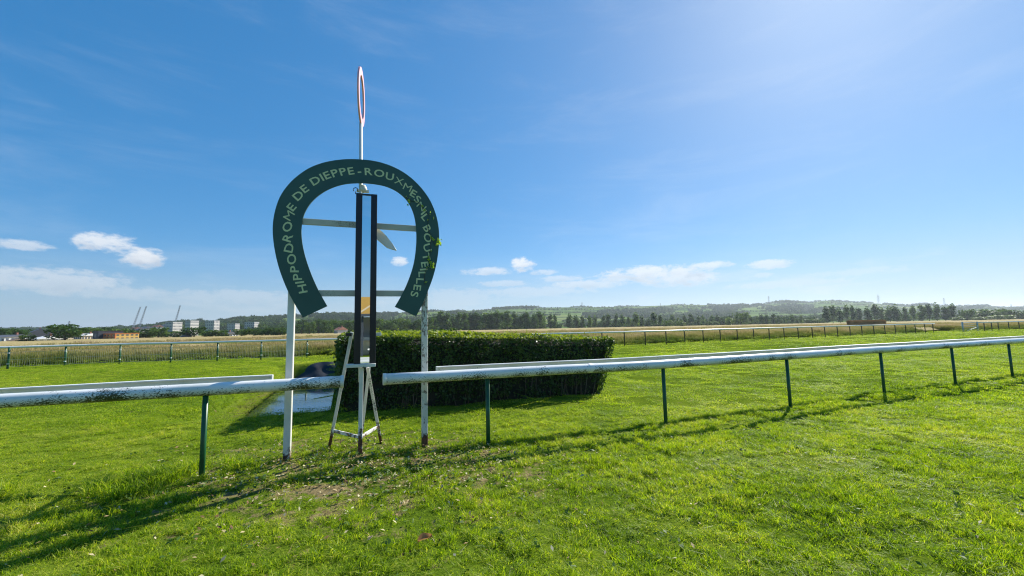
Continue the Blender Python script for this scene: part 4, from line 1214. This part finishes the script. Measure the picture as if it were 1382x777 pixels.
def build_buildings():
    blocks = [(229, 239, 434.5, 15, 'pale grey apartment block, leftmost of five, below the slanting crane'), (255, 262, 432.5, 14, 'apartment block with a broad warm sunny side, second of five'), (280, 292, 432.5, 10, 'middle one of five pale apartment blocks on the slope'), (309, 320, 436.5, 9, 'lowest apartment block, fourth of five, half hidden by trees'), (333, 346, 434.5, 10, 'rightmost apartment block of five, nearest the sign post')]
    for a, b, y, dp, lab in blocks:
        house('apartment_block', lab, 'building', a, b, y, 520 + dp / 2, dp, 0, m_wall, m_wallg, floors=5, cols=5, group='apartment blocks on the left', gable=False)
    house('white_shed', 'long low white shed at the left edge beyond the rail', 'shed', 2, 31, 451.5, 170, 10, rad(-8), m_white, m_slate, 1.0, 1, 5)
    house('warehouse', 'big grey roofed warehouse behind the white tents at left', 'building', 38, 66, 443.5, 240, 16, rad(-35), m_wallg, m_slate, 4.5, 1, 4)
    house('white_tent', 'white canvas tent hall, left of the large dark tree', 'tent', 56, 75, 453.0, 165, 8, rad(-20), m_white, m_white, 1.2, 1, 3)
    house('small_shed', 'small brown roofed shed between the white shed and tent', 'shed', 21, 30, 456, 160, 5, rad(-10), m_beige, m_brown, 0.9, 1, 2)
    house('beige_house', 'beige house with brown roof right of the large dark tree', 'house', 98, 108, 447.5, 200, 8, rad(-15), m_beige, m_brown, 2.0, 2, 3)
    house('beige_house', 'long pale house right of the brown roofed beige house', 'house', 112, 126, 450, 195, 8, rad(-12), m_beige, m_white, 1.0, 1, 4)
    house('dark_hall', 'dark clad hall left of the orange framed building', 'building', 140, 152, 446.5, 190, 9, rad(-20), m_dark, m_dark, floors=1, cols=1, gable=False)
    t = house('orange_building', 'yellow panelled building in an orange steel frame', 'building', 152.5, 176, 449.5, 190, 9, rad(-18), m_yellow, m_orange, floors=2, cols=4, gable=False)
    p0, p1 = at_Y(152.5, 190), at_Y(176, 190); w = (p1 - p0).length; h = height_at(164, 449.5, 190)
    for k in range(4):
        x = -w / 2 + w * k / 3
        link('column', MB().box((x, -4.62, h / 2), (0.45, 0.3, h)).mesh('column'), m_orange, t, world_space=False)
    for z in (h * 0.5, h * 0.92): link('beam', MB().box((0, -4.68, z), (w, 0.3, 0.5)).mesh('beam'), m_orange, t, world_space=False)
    house('bungalow', 'white bungalow before the trees, right of the middle apartment block', 'house', 301, 314, 447.5, 225, 8, rad(-15), m_white, m_slate, 1.2, 1, 3)
    house('small_house', 'tiny white house left of the bungalow, at the foot of the trees', 'house', 248.5, 254, 451.5, 200, 4, rad(-20), m_white, m_slate, 0.8, 1, 2)
    hill = [(176, 188, 441.5, m_tile, 0.08), (190, 203, 440.5, m_slate, 0.10), (206, 217, 438.5, m_tile, 0.14), (219, 229, 437.0, m_slate, 0.18), (184, 193, 443.0, m_slate, 0.05), (321, 328, 431, m_slate, 0.75), (346, 352, 428.5, m_tile, 0.85), (336, 342, 430, m_white, 0.8), (457, 463, 441, m_tile, 0.0)]
    labs = ['tiled house, leftmost on the low left hill', 'slate roofed house right of the leftmost hill house', 'tiled house on the low hill, third from the left', 'slate roofed house on the hill beside the first apartment block', 'low slate roofed house at the foot of the hill houses', 'white slate roofed house on the skyline above the fourth block', 'red roofed house on the wooded skyline above the fifth block', 'small white roofed house between both skyline houses', 'small red roofed house seen just left of the mirror']
    for (a, b, y, rf, tt), lab in zip(hill, labs):
        q = hill_point((a + b) / 2, tt) if tt else at_Y((a + b) / 2, 280)
        Y = q.y; base = q.z - 0.5
        hy = height_at((a + b) / 2, y, Y)
        base = min(base, hy - 5.0) if tt else 0.0
        house('hill_house' if tt else 'farmhouse', lab, 'house', a, b, y, Y, 9, rad(-20), m_wall, rf, min(2.6, (hy - base) * 0.4), 1, 3, 'houses on the left hill' if tt else None, base)
build_buildings()


# ------------------------------------------------------------------ pylons, mast, cranes
m_steel = plain('pylon_steel', (0.30, 0.33, 0.36), (0.24, 0.27, 0.30), 0.6, 0.3)
def lattice(b, p0, p1, w0, w1, n, r):
    p0, p1 = Vector(p0), Vector(p1); ax = (p1 - p0).normalized()
    s = Vector((0, 1, 0)).cross(ax); s = s.normalized() if s.length > 0.05 else Vector((1, 0, 0)); u = ax.cross(s)
    def cr(k): k_ = k / n; w = w0 + (w1 - w0) * k_; c = p0.lerp(p1, k_); return [c + s * a * w + u * e * w for a, e in ((-1, -1), (1, -1), (1, 1), (-1, 1))]
    C = [cr(k) for k in range(n + 1)]
    for i in range(4): b.tube([C[0][i], C[n][i]], r, 4, cap=False)
    for k in range(n):
        for i in range(4):
            j = (i + 1) % 4
            b.tube([C[k][i], C[k + 1][j]], r * 0.6, 3, cap=False)
def build_masts():
    pyl = [(786.5, 407.5, 1.0, 'power pylon on the ridge above the spaced poplars'), (893, 409, 1.0, 'faint power pylon on the ridge right of centre'), (1040, 399.5, 1.0, 'power pylon above the wooded ridge over the short poplar row'), (1188.5, 397.5, 1.0, 'large power pylon over the tall poplar row'), (1277, 402, 1.0, 'power pylon above the last of the tall poplars'), (1367, 410, 1.0, 'power pylon on the skyline at the right edge'), (92, 433, 0.3, 'thin lattice mast above the large dark tree at left')]
    for px, top, tt, lab in pyl:
        q = hill_point(px, tt); zt = height_at(px, top, q.y); h = max(14.0, zt - q.z + 2); base = zt - h
        t = empty('pylon', (q.x, q.y, base), lab, 'pylon', 'power pylons on the skyline')
        b = MB(); lattice(b, (0, 0, 0), (0, 0, h), h * 0.10, h * 0.012, 7, 0.38); link('tower', b.mesh('tower'), m_steel, t, False)
        for z, w in ((0.68, 0.20), (0.82, 0.17), (0.94, 0.12)) if tt > 0.5 else ((0.97, 0.03),):
            a = MB(); a.beam((-h * w, 0, h * z), (h * w, 0, h * z), 0.6, 0.7); link('cross_arm', a.mesh('cross_arm'), m_steel, t, False)
    m_boom = plain('crane_boom', (0.34, 0.37, 0.40), (0.28, 0.31, 0.34), 0.6, 0.3)
    for (x0, y0, x1, y1), lab in zip([(176, 446, 187, 414), (184.5, 446, 195, 413), (232, 436, 241, 412)], ['leaning crane boom, leftmost of three on the left skyline', 'leaning crane boom, middle one of three on the left skyline', 'leaning crane boom rising behind the first apartment block']):
        Y = 700; p = at_Y(x0, Y); q = at_Y(x1, Y); z0, z1 = height_at(x0, y0, Y), height_at(x1, y1, Y)
        t = empty('crane', (p.x, p.y, 0), lab, 'crane', 'cranes on the left skyline')
        b = MB(); lattice(b, (0, 0, min(z0, 4)), (q.x - p.x, 0, z1), 1.0, 0.5, 14, 0.22); link('boom', b.mesh('boom'), m_boom, t, False)
        b = MB(); b.box((0, 0, 1.6), (7, 3.2, 2.2), bevel=0.2); link('body', b.mesh('body'), m_orange, t, False)
        b = MB(); b.box((2.2, -1.0, 3.6), (2.2, 1.4, 2.0), bevel=0.2); link('cab', b.mesh('cab'), m_win, t, False)
        for s in (-1, 1):
            b = MB(); b.box((0, 1.7 * s, 0.5), (7.5, 0.8, 1.2), bevel=0.3); link('track', b.mesh('track'), m_dark, t, False)
build_masts()


# ------------------------------------------------------------------ brush jump out in the meadow
def build_brush():
    Y = 105; a, b = at_Y(1145, Y), at_Y(1193, Y); c = (a + b) / 2
    t = empty('brush_jump', (c.x, c.y, 0), 'brown brushwood jump standing in the meadow before the tall poplars', 'jump')
    rng = np.random.default_rng(8); n = 5200; L = (b - a).length; d = np.array((b - a).normalized())
    top = height_at(1170, 432.0, Y)
    u = rng.uniform(-L / 2, L / 2, n); w = rng.uniform(-0.55, 0.55, n); h = top * (1 - 0.12 * np.abs(w)) * rng.uniform(0.9, 1.05, n)
    s = np.array((-d[1], d[0], 0))
    base = np.array((c.x, c.y, 0))[None] + d[None] * u[:, None] + s[None] * w[:, None]; tip = base + np.concatenate([rng.normal(0, 0.12, (n, 2)), h[:, None]], 1)
    x = d[None] * 0.03
    m_br = plain('brushwood', (0.48, 0.31, 0.14), (0.34, 0.21, 0.09), 0.9, 1.5, space='World')
    o = link('brushwood', quads_mesh('brushwood', np.stack([base - x, base + x, tip + x, tip - x], 1)), m_br, t); o['kind'] = 'stuff'
    MB().beam(a + Vector((0, -0.66, 0.4)), b + Vector((0, -0.66, 0.4)), 0.14, 0.8).build('guard_board', m_dark_post, t)
build_brush()


# ------------------------------------------------------------------ stand behind the camera, seen in the mirror
def build_stand():
    mc = (LP + RP) / 2 + SN * 0.16
    v = Vector((mc.x - 0.25, mc.y, 0)).normalized(); r = (v - SN * 2 * v.dot(SN)).normalized()
    c = Vector((mc.x - 0.1, mc.y, 0)) + r * 25.0
    yaw = math.atan2(SD.y, SD.x)
    t = empty('grandstand', (c.x, c.y, 0), 'small racecourse stand with ochre roof front, reflected in the mirror', 'building', rz=yaw)
    m_och = plain('ochre_fascia', (0.46, 0.27, 0.055), (0.38, 0.22, 0.045), 0.7, 0.8)
    m_cream = plain('cream_wall', (0.62, 0.50, 0.33), (0.55, 0.44, 0.29), 0.8, 0.8)
    m_conc = plain('pale_concrete', (0.52, 0.54, 0.52), (0.44, 0.46, 0.45), 0.8, 1.5)
    def add(nm, mb, mt, par=None): return link(nm, mb.mesh(nm), mt, par or t, world_space=False)
    W = 22.0
    add('wall', MB().box((0, -2.0, 1.35), (W, 0.3, 2.7)), m_wallg)
    rf = add('roof', MB().box((0, -0.4, 3.35), (W + 1.2, 4.4, 1.15)), m_och)
    bb = MB()
    for k in range(-6, 7): bb.beam((k * 1.7 - 0.8, 1.83, 2.8), (k * 1.7 + 0.8, 1.83, 3.9), 0.04, 0.10)
    add('batten', bb, m_beige, rf)
    add('gutter', MB().box((0, 1.86, 2.72), (W + 1.2, 0.16, 0.16)), m_dark, rf)
    add('counter', MB().box((0, -0.6, 0.5), (W, 0.5, 1.0)), m_cream)
    add('counter_top', MB().box((0, -0.6, 1.12), (W, 0.9, 0.24)), m_wallg)
    for k in range(-5, 6, 2): add('table', MB().box((k * 1.9 + 0.4, 0.6, 0.42), (1.5, 0.9, 0.08)).box((k * 1.9 + 0.4, 0.6, 0.2), (0.2, 0.2, 0.4)), m_white)
    for k in range(-3, 4): add('post', MB().box((k * 3.5 + 1.2, 1.6, 1.36), (0.14, 0.14, 2.72)), m_dark)
    for i, (y, d_) in enumerate(((4.2, 1.3), (6.6, 1.5), (9.2, 1.3))):
        o = MB().box((0, y, 0.02), (W + 10, d_, 0.08)); s_ = add('paving_strip', o, m_conc)
build_stand()
print('setting done')


# ------------------------------------------------------------------ grass
def in_hedge(x, y, pad=0.0):
    q = Vector((x, y, 0))
    for i in range(3):
        a, b = HEDGE[i], HEDGE[i + 1]; d = b - a; L = d.length; d = d / L
        s = (q - a).dot(d); w = abs((q - a).dot(Vector((d.y, -d.x, 0))))
        if -pad < s < L + pad and w < HW - 0.1 + pad: return True
    return False
def soil_amount(x, y):
    r2 = ((x + 1.9) * 0.42) ** 2 + ((y - 5.2) * 0.62) ** 2
    return max(0.0, 1 - r2 / 1.6)
def blades_mesh(rng, n, rad_, h0, h1, w0, w1, lean, tufts=0, spread=0.02):
    r = rad_ * np.sqrt(rng.random(n)); a = rng.uniform(0, 2 * math.pi, n)
    if tufts:                                                     # blades grow in bunches with gaps between
        tr, ta = rad_ * np.sqrt(rng.random(tufts)), rng.uniform(0, 2 * math.pi, tufts); k = rng.integers(0, tufts, n)
        x = tr[k] * np.cos(ta[k]) + rng.normal(0, spread, n); y = tr[k] * np.sin(ta[k]) + rng.normal(0, spread, n)
        r = np.hypot(x, y); a = np.arctan2(y, x)
    base = np.stack([r * np.cos(a), r * np.sin(a), np.full(n, -0.01)], 1); h = rng.uniform(h0, h1, n) * (1 - 0.3 * np.clip(r / rad_, 0, 1) ** 2)
    if tufts: h *= rng.uniform(0.55, 1.35, tufts)[k]
    dirn = rng.normal(0, 1, (n, 2)); le = dirn * lean * h[:, None]
    tip = base.copy(); tip[:, :2] += le; tip[:, 2] += h
    mid = base * 0.5 + tip * 0.5; mid[:, :2] -= le * 0.22; mid[:, 2] += h * 0.10
    ang = rng.uniform(0, math.pi, n); w = np.stack([np.cos(ang), np.sin(ang), np.zeros(n)], 1) * rng.uniform(w0, w1, n)[:, None] * 0.5
    Q = np.stack([base - w, base + w, mid + w * 0.85, mid - w * 0.85], 1)
    Tq = np.stack([mid - w * 0.85, mid + w * 0.85, tip + w * 0.15, tip - w * 0.15], 1)
    return np.concatenate([Q, Tq])
def grass_blade_mat(name, stops, trans=0.52, tcol=(1.45, 1.5, 0.42), scale=0.9):
    m = bpy.data.materials.new(name); m.use_nodes = True
    t = NT(m.node_tree); s = m.node_tree.nodes['Principled BSDF']
    p = position(t); oi = t.new('ShaderNodeObjectInfo')
    geo = t.new('ShaderNodeNewGeometry')
    n1 = t.noise(p, scale, 4, 0.6); n2 = t.noise(p, 0.13, 3, 0.6)
    f = t.math('ADD', t.math('ADD', t.math('MULTIPLY', n1, 0.5), t.math('MULTIPLY', n2, 0.5)), t.math('ADD', t.math('MULTIPLY', t.math('SUBTRACT', oi.outputs['Random'], 0.5), 0.14), t.math('MULTIPLY', t.math('SUBTRACT', geo.outputs['Random Per Island'], 0.5), 0.42)))
    c = t.ramp(f, stops)
    t.l.new(c, s.inputs['Base Color']); s.inputs['Roughness'].default_value = 0.5; s.inputs['Specular IOR Level'].default_value = 0.22
    tr = t.new('ShaderNodeBsdfTranslucent'); t.l.new(t.mix(1.0, c, tcol, 'MULTIPLY'), tr.inputs['Color'])
    mx = t.new('ShaderNodeMixShader'); mx.inputs[0].default_value = trans
    t.l.new(s.outputs[0], mx.inputs[1]); t.l.new(tr.outputs[0], mx.inputs[2]); t.l.new(mx.outputs[0], t.n['Material Output'].inputs['Surface'])
    return m
GRASS_STOPS = [(0.20, (0.058, 0.115, 0.008)), (0.37, (0.150, 0.250, 0.012)), (0.50, (0.260, 0.370, 0.018)), (0.64, (0.38, 0.435, 0.036)), (0.80, (0.56, 0.51, 0.18))]
def build_grass():
    rng = np.random.default_rng(99)
    mg = grass_blade_mat('grass_blades', GRASS_STOPS)
    near = [source('turf_patch', quads_mesh('turf_patch', np.concatenate([blades_mesh(rng, 340, 0.24, 0.030, 0.072, 0.0030, 0.0058, 0.7, 14, 0.022), blades_mesh(rng, 170, 0.24, 0.012, 0.032, 0.0030, 0.0055, 0.9)])), mg) for _ in range(4)]
    midp = [source('turf_patch', quads_mesh('turf_patch', np.concatenate([blades_mesh(rng, 500, 0.62, 0.022, 0.056, 0.006, 0.012, 0.7, 26, 0.05), blades_mesh(rng, 320, 0.62, 0.014, 0.034, 0.006, 0.012, 0.8)])), mg) for _ in range(3)]
    farp = [source('turf_patch', quads_mesh('turf_patch', blades_mesh(rng, 640, 1.7, 0.02, 0.06, 0.016, 0.03, 0.7, 50, 0.11)), mg) for _ in range(3)]
    tuft = [source('grass_tuft', quads_mesh('grass_tuft', blades_mesh(rng, 90, 0.085, 0.07, 0.19, 0.004, 0.008, 0.5)), mg) for _ in range(4)]
    def wedge(lo, hi, spc, f0=1.32):
        out = []; y = lo
        while y < hi:
            x = -f0 * (y + 0.5)
            while x < f0 * (y + 0.5):
                out.append((x + rng.uniform(-.5, .5) * spc, y + rng.uniform(-.5, .5) * spc)); x += spc
            y += spc
        return out
    def place(name, cand, src, smin, smax, thin=0.0, zs=1.0):
        pts, scl = [], []
        for x, y in cand:
            if y > fence_y(x) + 3.0 or in_hedge(x, y): continue
            dz = pond_depth(x, y)
            if dz < -0.80: continue
            u, v = pond_uv(x, y)
            if dz < -0.05 and (v > PLEN - 0.5 or u > 0.9): continue
            so = soil_amount(x, y); nz = mnoise.noise(Vector((x * 1.3, y * 1.3, 8)))
            if so > 0.15 and rng.random() < so * (0.35 + 0.8 * (nz > 0.05)): continue
            if thin and rng.random() < thin: continue
            big = mnoise.noise(Vector((x * 0.9, y * 0.9, 2))); sm = mnoise.noise(Vector((x * 2.9, y * 2.9, 5)))
            rough = 1.0 if y < rail_y(x) + 0.3 else 0.62                     # mown shorter on the track
            k = max(0.35, 0.85 + 0.65 * big + 0.75 * sm) * rng.uniform(smin, smax) * rough
            pts.append((x, y, hgt(x, y))); scl.append((rng.uniform(.9, 1.15), rng.uniform(.9, 1.15), k * zs))
        n = len(pts); print(name, n)
        scatter(name, pts, rng.uniform(0, 6.28, n), np.array(scl), rng.integers(0, len(src), n), src, tilt=rng.normal(0, 0.10, (n, 2)))
    bank = []
    for v in np.arange(-0.3, PLEN, 0.24):
        for u in np.arange(-1.2, 0.1, 0.2):
            q = PO + PU * (u + rng.uniform(-.08, .08)) + PV * (v + rng.uniform(-.1, .1)); bank.append((q.x, q.y))
    place('grass', wedge(1.6, 8.5, 0.20) + bank, near, 0.65, 1.25)
    place('grass', wedge(8.0, 24, 0.55), midp, 0.75, 1.3)
    place('grass', wedge(23, 62, 1.7, 1.28), farp, 0.7, 1.2)
    # longer tufts: along the rails where the mower does not reach, and dotted over the rough turf in front
    pts, scl = [], []
    for _ in range(2600):
        x = rng.uniform(-9, 24); off = rng.normal(0.0, 0.22); y = rail_y(x) + off + 0.1
        if soil_amount(x, y) > 0.55 and rng.random() < 0.75: continue
        if mnoise.noise(Vector((x * 0.9, 3, 1))) < -0.12: continue
        k = rng.uniform(0.35, 0.85) * (1.35 if -7.5 < x < -3.3 else 0.75) * (1.0 if x < 8 else 0.9)
        pts.append((x, y, hgt(x, y))); scl.append((k * 1.2, k * 1.2, k))
    for x, y in wedge(1.7, 9.0, 0.26):
        if y > rail_y(x) + 0.4 or mnoise.noise(Vector((x * 1.1, y * 1.1, 11))) < 0.18 or rng.random() < 0.35: continue
        k = rng.uniform(0.28, 0.62); pts.append((x, y, hgt(x, y))); scl.append((k * 1.7, k * 1.7, k))
    n = len(pts); print('tufts', n)
    scatter('grass_tufts', pts, rng.uniform(0, 6.28, n), np.array(scl), rng.integers(0, 4, n), tuft, tilt=rng.normal(0, 0.15, (n, 2)))
build_grass()


# ------------------------------------------------------------------ weeds, dry leaves, ivy
def build_litter():
    rng = np.random.default_rng(55)
    # broad leaved weeds round the posts
    mw = leafy('weed_leaves', [(0.3, (0.05, 0.11, 0.02)), (0.55, (0.10, 0.18, 0.03)), (0.8, (0.22, 0.28, 0.09))], scale=3.0, trans=0.35, rnd=0.2)
    Q = []
    spots = [(rng.normal(-2.0, 1.3), rng.normal(5.35, 0.55)) for _ in range(330)] + [(rng.uniform(-6, 5), rng.uniform(2.2, 6.5)) for _ in range(300)]
    for x, y in spots:
        if y > rail_y(x) + 1.6: continue
        k = rng.integers(4, 9); a = rng.uniform(0, 2 * math.pi, k); r = rng.uniform(0.012, 0.05, k)
        P = np.stack([x + r * np.cos(a), y + r * np.sin(a), hgt(x, y) + rng.uniform(0.02, 0.07, k)], 1)
        N = np.stack([np.cos(a) * 0.5, np.sin(a) * 0.5, np.full(k, 1.0)], 1)
        Q.append(leaf_quads(P, N, rng.uniform(0.010, 0.024), rng, 0.4, 0.6))
    o = link('weeds', quads_mesh('weeds', np.concatenate(Q)), mw); tag(o, kind='stuff')
    # pale and brown dry leaves and cut stalks
    m, t, s = material('dry_leaves')
    oi = t.new('ShaderNodeNewGeometry')
    t.l.new(t.ramp(oi.outputs['Random Per Island'], [(0.0, (0.11, 0.055, 0.025)), (0.35, (0.30, 0.20, 0.10)), (0.7, (0.42, 0.36, 0.19)), (1.0, (0.50, 0.46, 0.30))]), s.inputs['Base Color'])
    s.inputs['Roughness'].default_value = 0.8; s.inputs['Specular IOR Level'].default_value = 0.2
    n = 2980; x = np.concatenate([rng.normal(-1.7, 1.3, 2600), rng.uniform(-5, 5, 380)]); y = np.concatenate([rng.normal(5.15, 0.75, 2600), rng.uniform(2.0, 7.0, 380)])
    P = np.array([(a, b, hgt(a, b) + rng.uniform(0.015, 0.05)) for a, b in zip(x, y)])
    Q1 = leaf_quads(P, np.tile([0, 0, 1.0], (n, 1)), 0.021, rng, 0.45, 0.5)
    n = 700; x = np.concatenate([rng.normal(-1.9, 1.6, 400), rng.uniform(-5, 5, 300)]); y = np.concatenate([rng.normal(5.0, 0.8, 400), rng.uniform(2.0, 7.0, 300)])
    P = np.array([(a, b, hgt(a, b) + rng.uniform(0.02, 0.05)) for a, b in zip(x, y)])
    Q2 = leaf_quads(P, np.tile([0, 0, 1.0], (n, 1)), 0.045, rng, 0.35, 0.05)
    o = link('dry_leaf_litter', quads_mesh('dry_leaf_litter', np.concatenate([Q1, Q2])), m); tag(o, kind='stuff')
    # the one big curled leaf in front
    c = ground(574, 736)
    b = MB(); vs = []; N = 9
    for i in range(N):
        u = i / (N - 1); wv = 0.028 * math.sin(math.pi * min(1, u * 0.96 + 0.04)) ** 0.7
        for j in (-1, -0.5, 0, 0.5, 1):
            vs.append((-0.055 + 0.11 * u, j * wv, 0.045 + 0.03 * abs(j) ** 2 + 0.014 * math.sin(5 * u) + 0.02 * u))
    fs = [(i * 5 + j, i * 5 + j + 1, (i + 1) * 5 + j + 1, (i + 1) * 5 + j) for i in range(N - 1) for j in range(4)]
    b.add(vs, fs, True); b.tube([(-0.054, 0, 0.047), (-0.085, 0.008, 0.03)], 0.0018, 5)
    ml = leafy('curled_leaf', [(0.3, (0.36, 0.19, 0.09)), (0.7, (0.52, 0.32, 0.18))], scale=40, trans=0.4, tcol=(1.1, 1.0, 0.8))
    o = b.build('fallen_leaf', ml); o.location = (c.x, c.y, hgt(c.x, c.y)); o.rotation_euler = (rad(20), rad(-8), rad(25))
    tag(o, 'large curled brown leaf lying on the grass in front of the winning post', 'leaf')
    # ivy on the right arm of the horseshoe
    p_front = LP + SN * 0.083
    def sp(z): return on_plane(350 + z[0] * ZS, 190 + z[1] * ZS, p_front, SN)
    strands = [[(640, 245), (665, 262), (690, 265), (708, 285), (722, 300)], [(722, 300), (742, 330), (735, 372), (752, 420), (770, 455), (778, 440), (788, 435)], 
               [(752, 420), (748, 470), (742, 520), (752, 545)], [(735, 500), (742, 535), (730, 560), (722, 590), (724, 630)]]
    t = empty('ivy', sp((735, 400)), 'thin ivy creeping over the last words of the horseshoe sign', 'plant')
    b = MB(); leaves, lz = [], []
    for st in strands:
        P = catmull([sp(z) for z in st], 5)
        b.tube([p + SN * rng.uniform(0.0, 0.008) for p in P], 0.0035, 5)
        for p in P:
            if rng.random() < 0.2: leaves.append(tuple(p + SN * 0.012 + Vector(rng.normal(0, 0.012, 3))))
    for z, n in (((783, 440), 20), ((752, 540), 18), ((655, 258), 4), ((745, 330), 4)):
        for _ in range(n): leaves.append(tuple(sp((z[0] + rng.normal(0, 7), z[1] + rng.normal(0, 11))) + SN * rng.uniform(0.01, 0.04)))
    b.build('stem', m_bark, t)
    mi = leafy('ivy_leaves', [(0.3, (0.18, 0.32, 0.04)), (0.6, (0.30, 0.46, 0.07)), (0.85, (0.42, 0.56, 0.10))], scale=14, trans=0.4, rnd=0.2)
    P = np.array(leaves); o = link('leaf', quads_mesh('leaf', leaf_quads(P, np.tile(np.array(SN), (len(P), 1)), 0.020, rng, 0.6, 0.8)), mi, t); o['kind'] = 'stuff'
build_litter()


# ------------------------------------------------------------------ summer haze
def build_haze():
    m = bpy.data.materials.new('haze_air'); m.use_nodes = True; t = NT(m.node_tree); t.n.clear()
    v = t.new('ShaderNodeVolumePrincipled'); v.inputs['Color'].default_value = (0.80, 0.90, 1.0, 1)
    v.inputs['Density'].default_value = HAZE_DENSITY; v.inputs['Anisotropy'].default_value = 0.35
    out = t.new('ShaderNodeOutputMaterial'); t.l.new(v.outputs[0], out.inputs['Volume'])
    b = MB(); b.box((0, 3000, 94.0), (19000, 12500, 200.0))
    o = b.build('haze', m); tag(o, kind='stuff')
HAZE_DENSITY = 0.00012
build_haze()
print('all done')
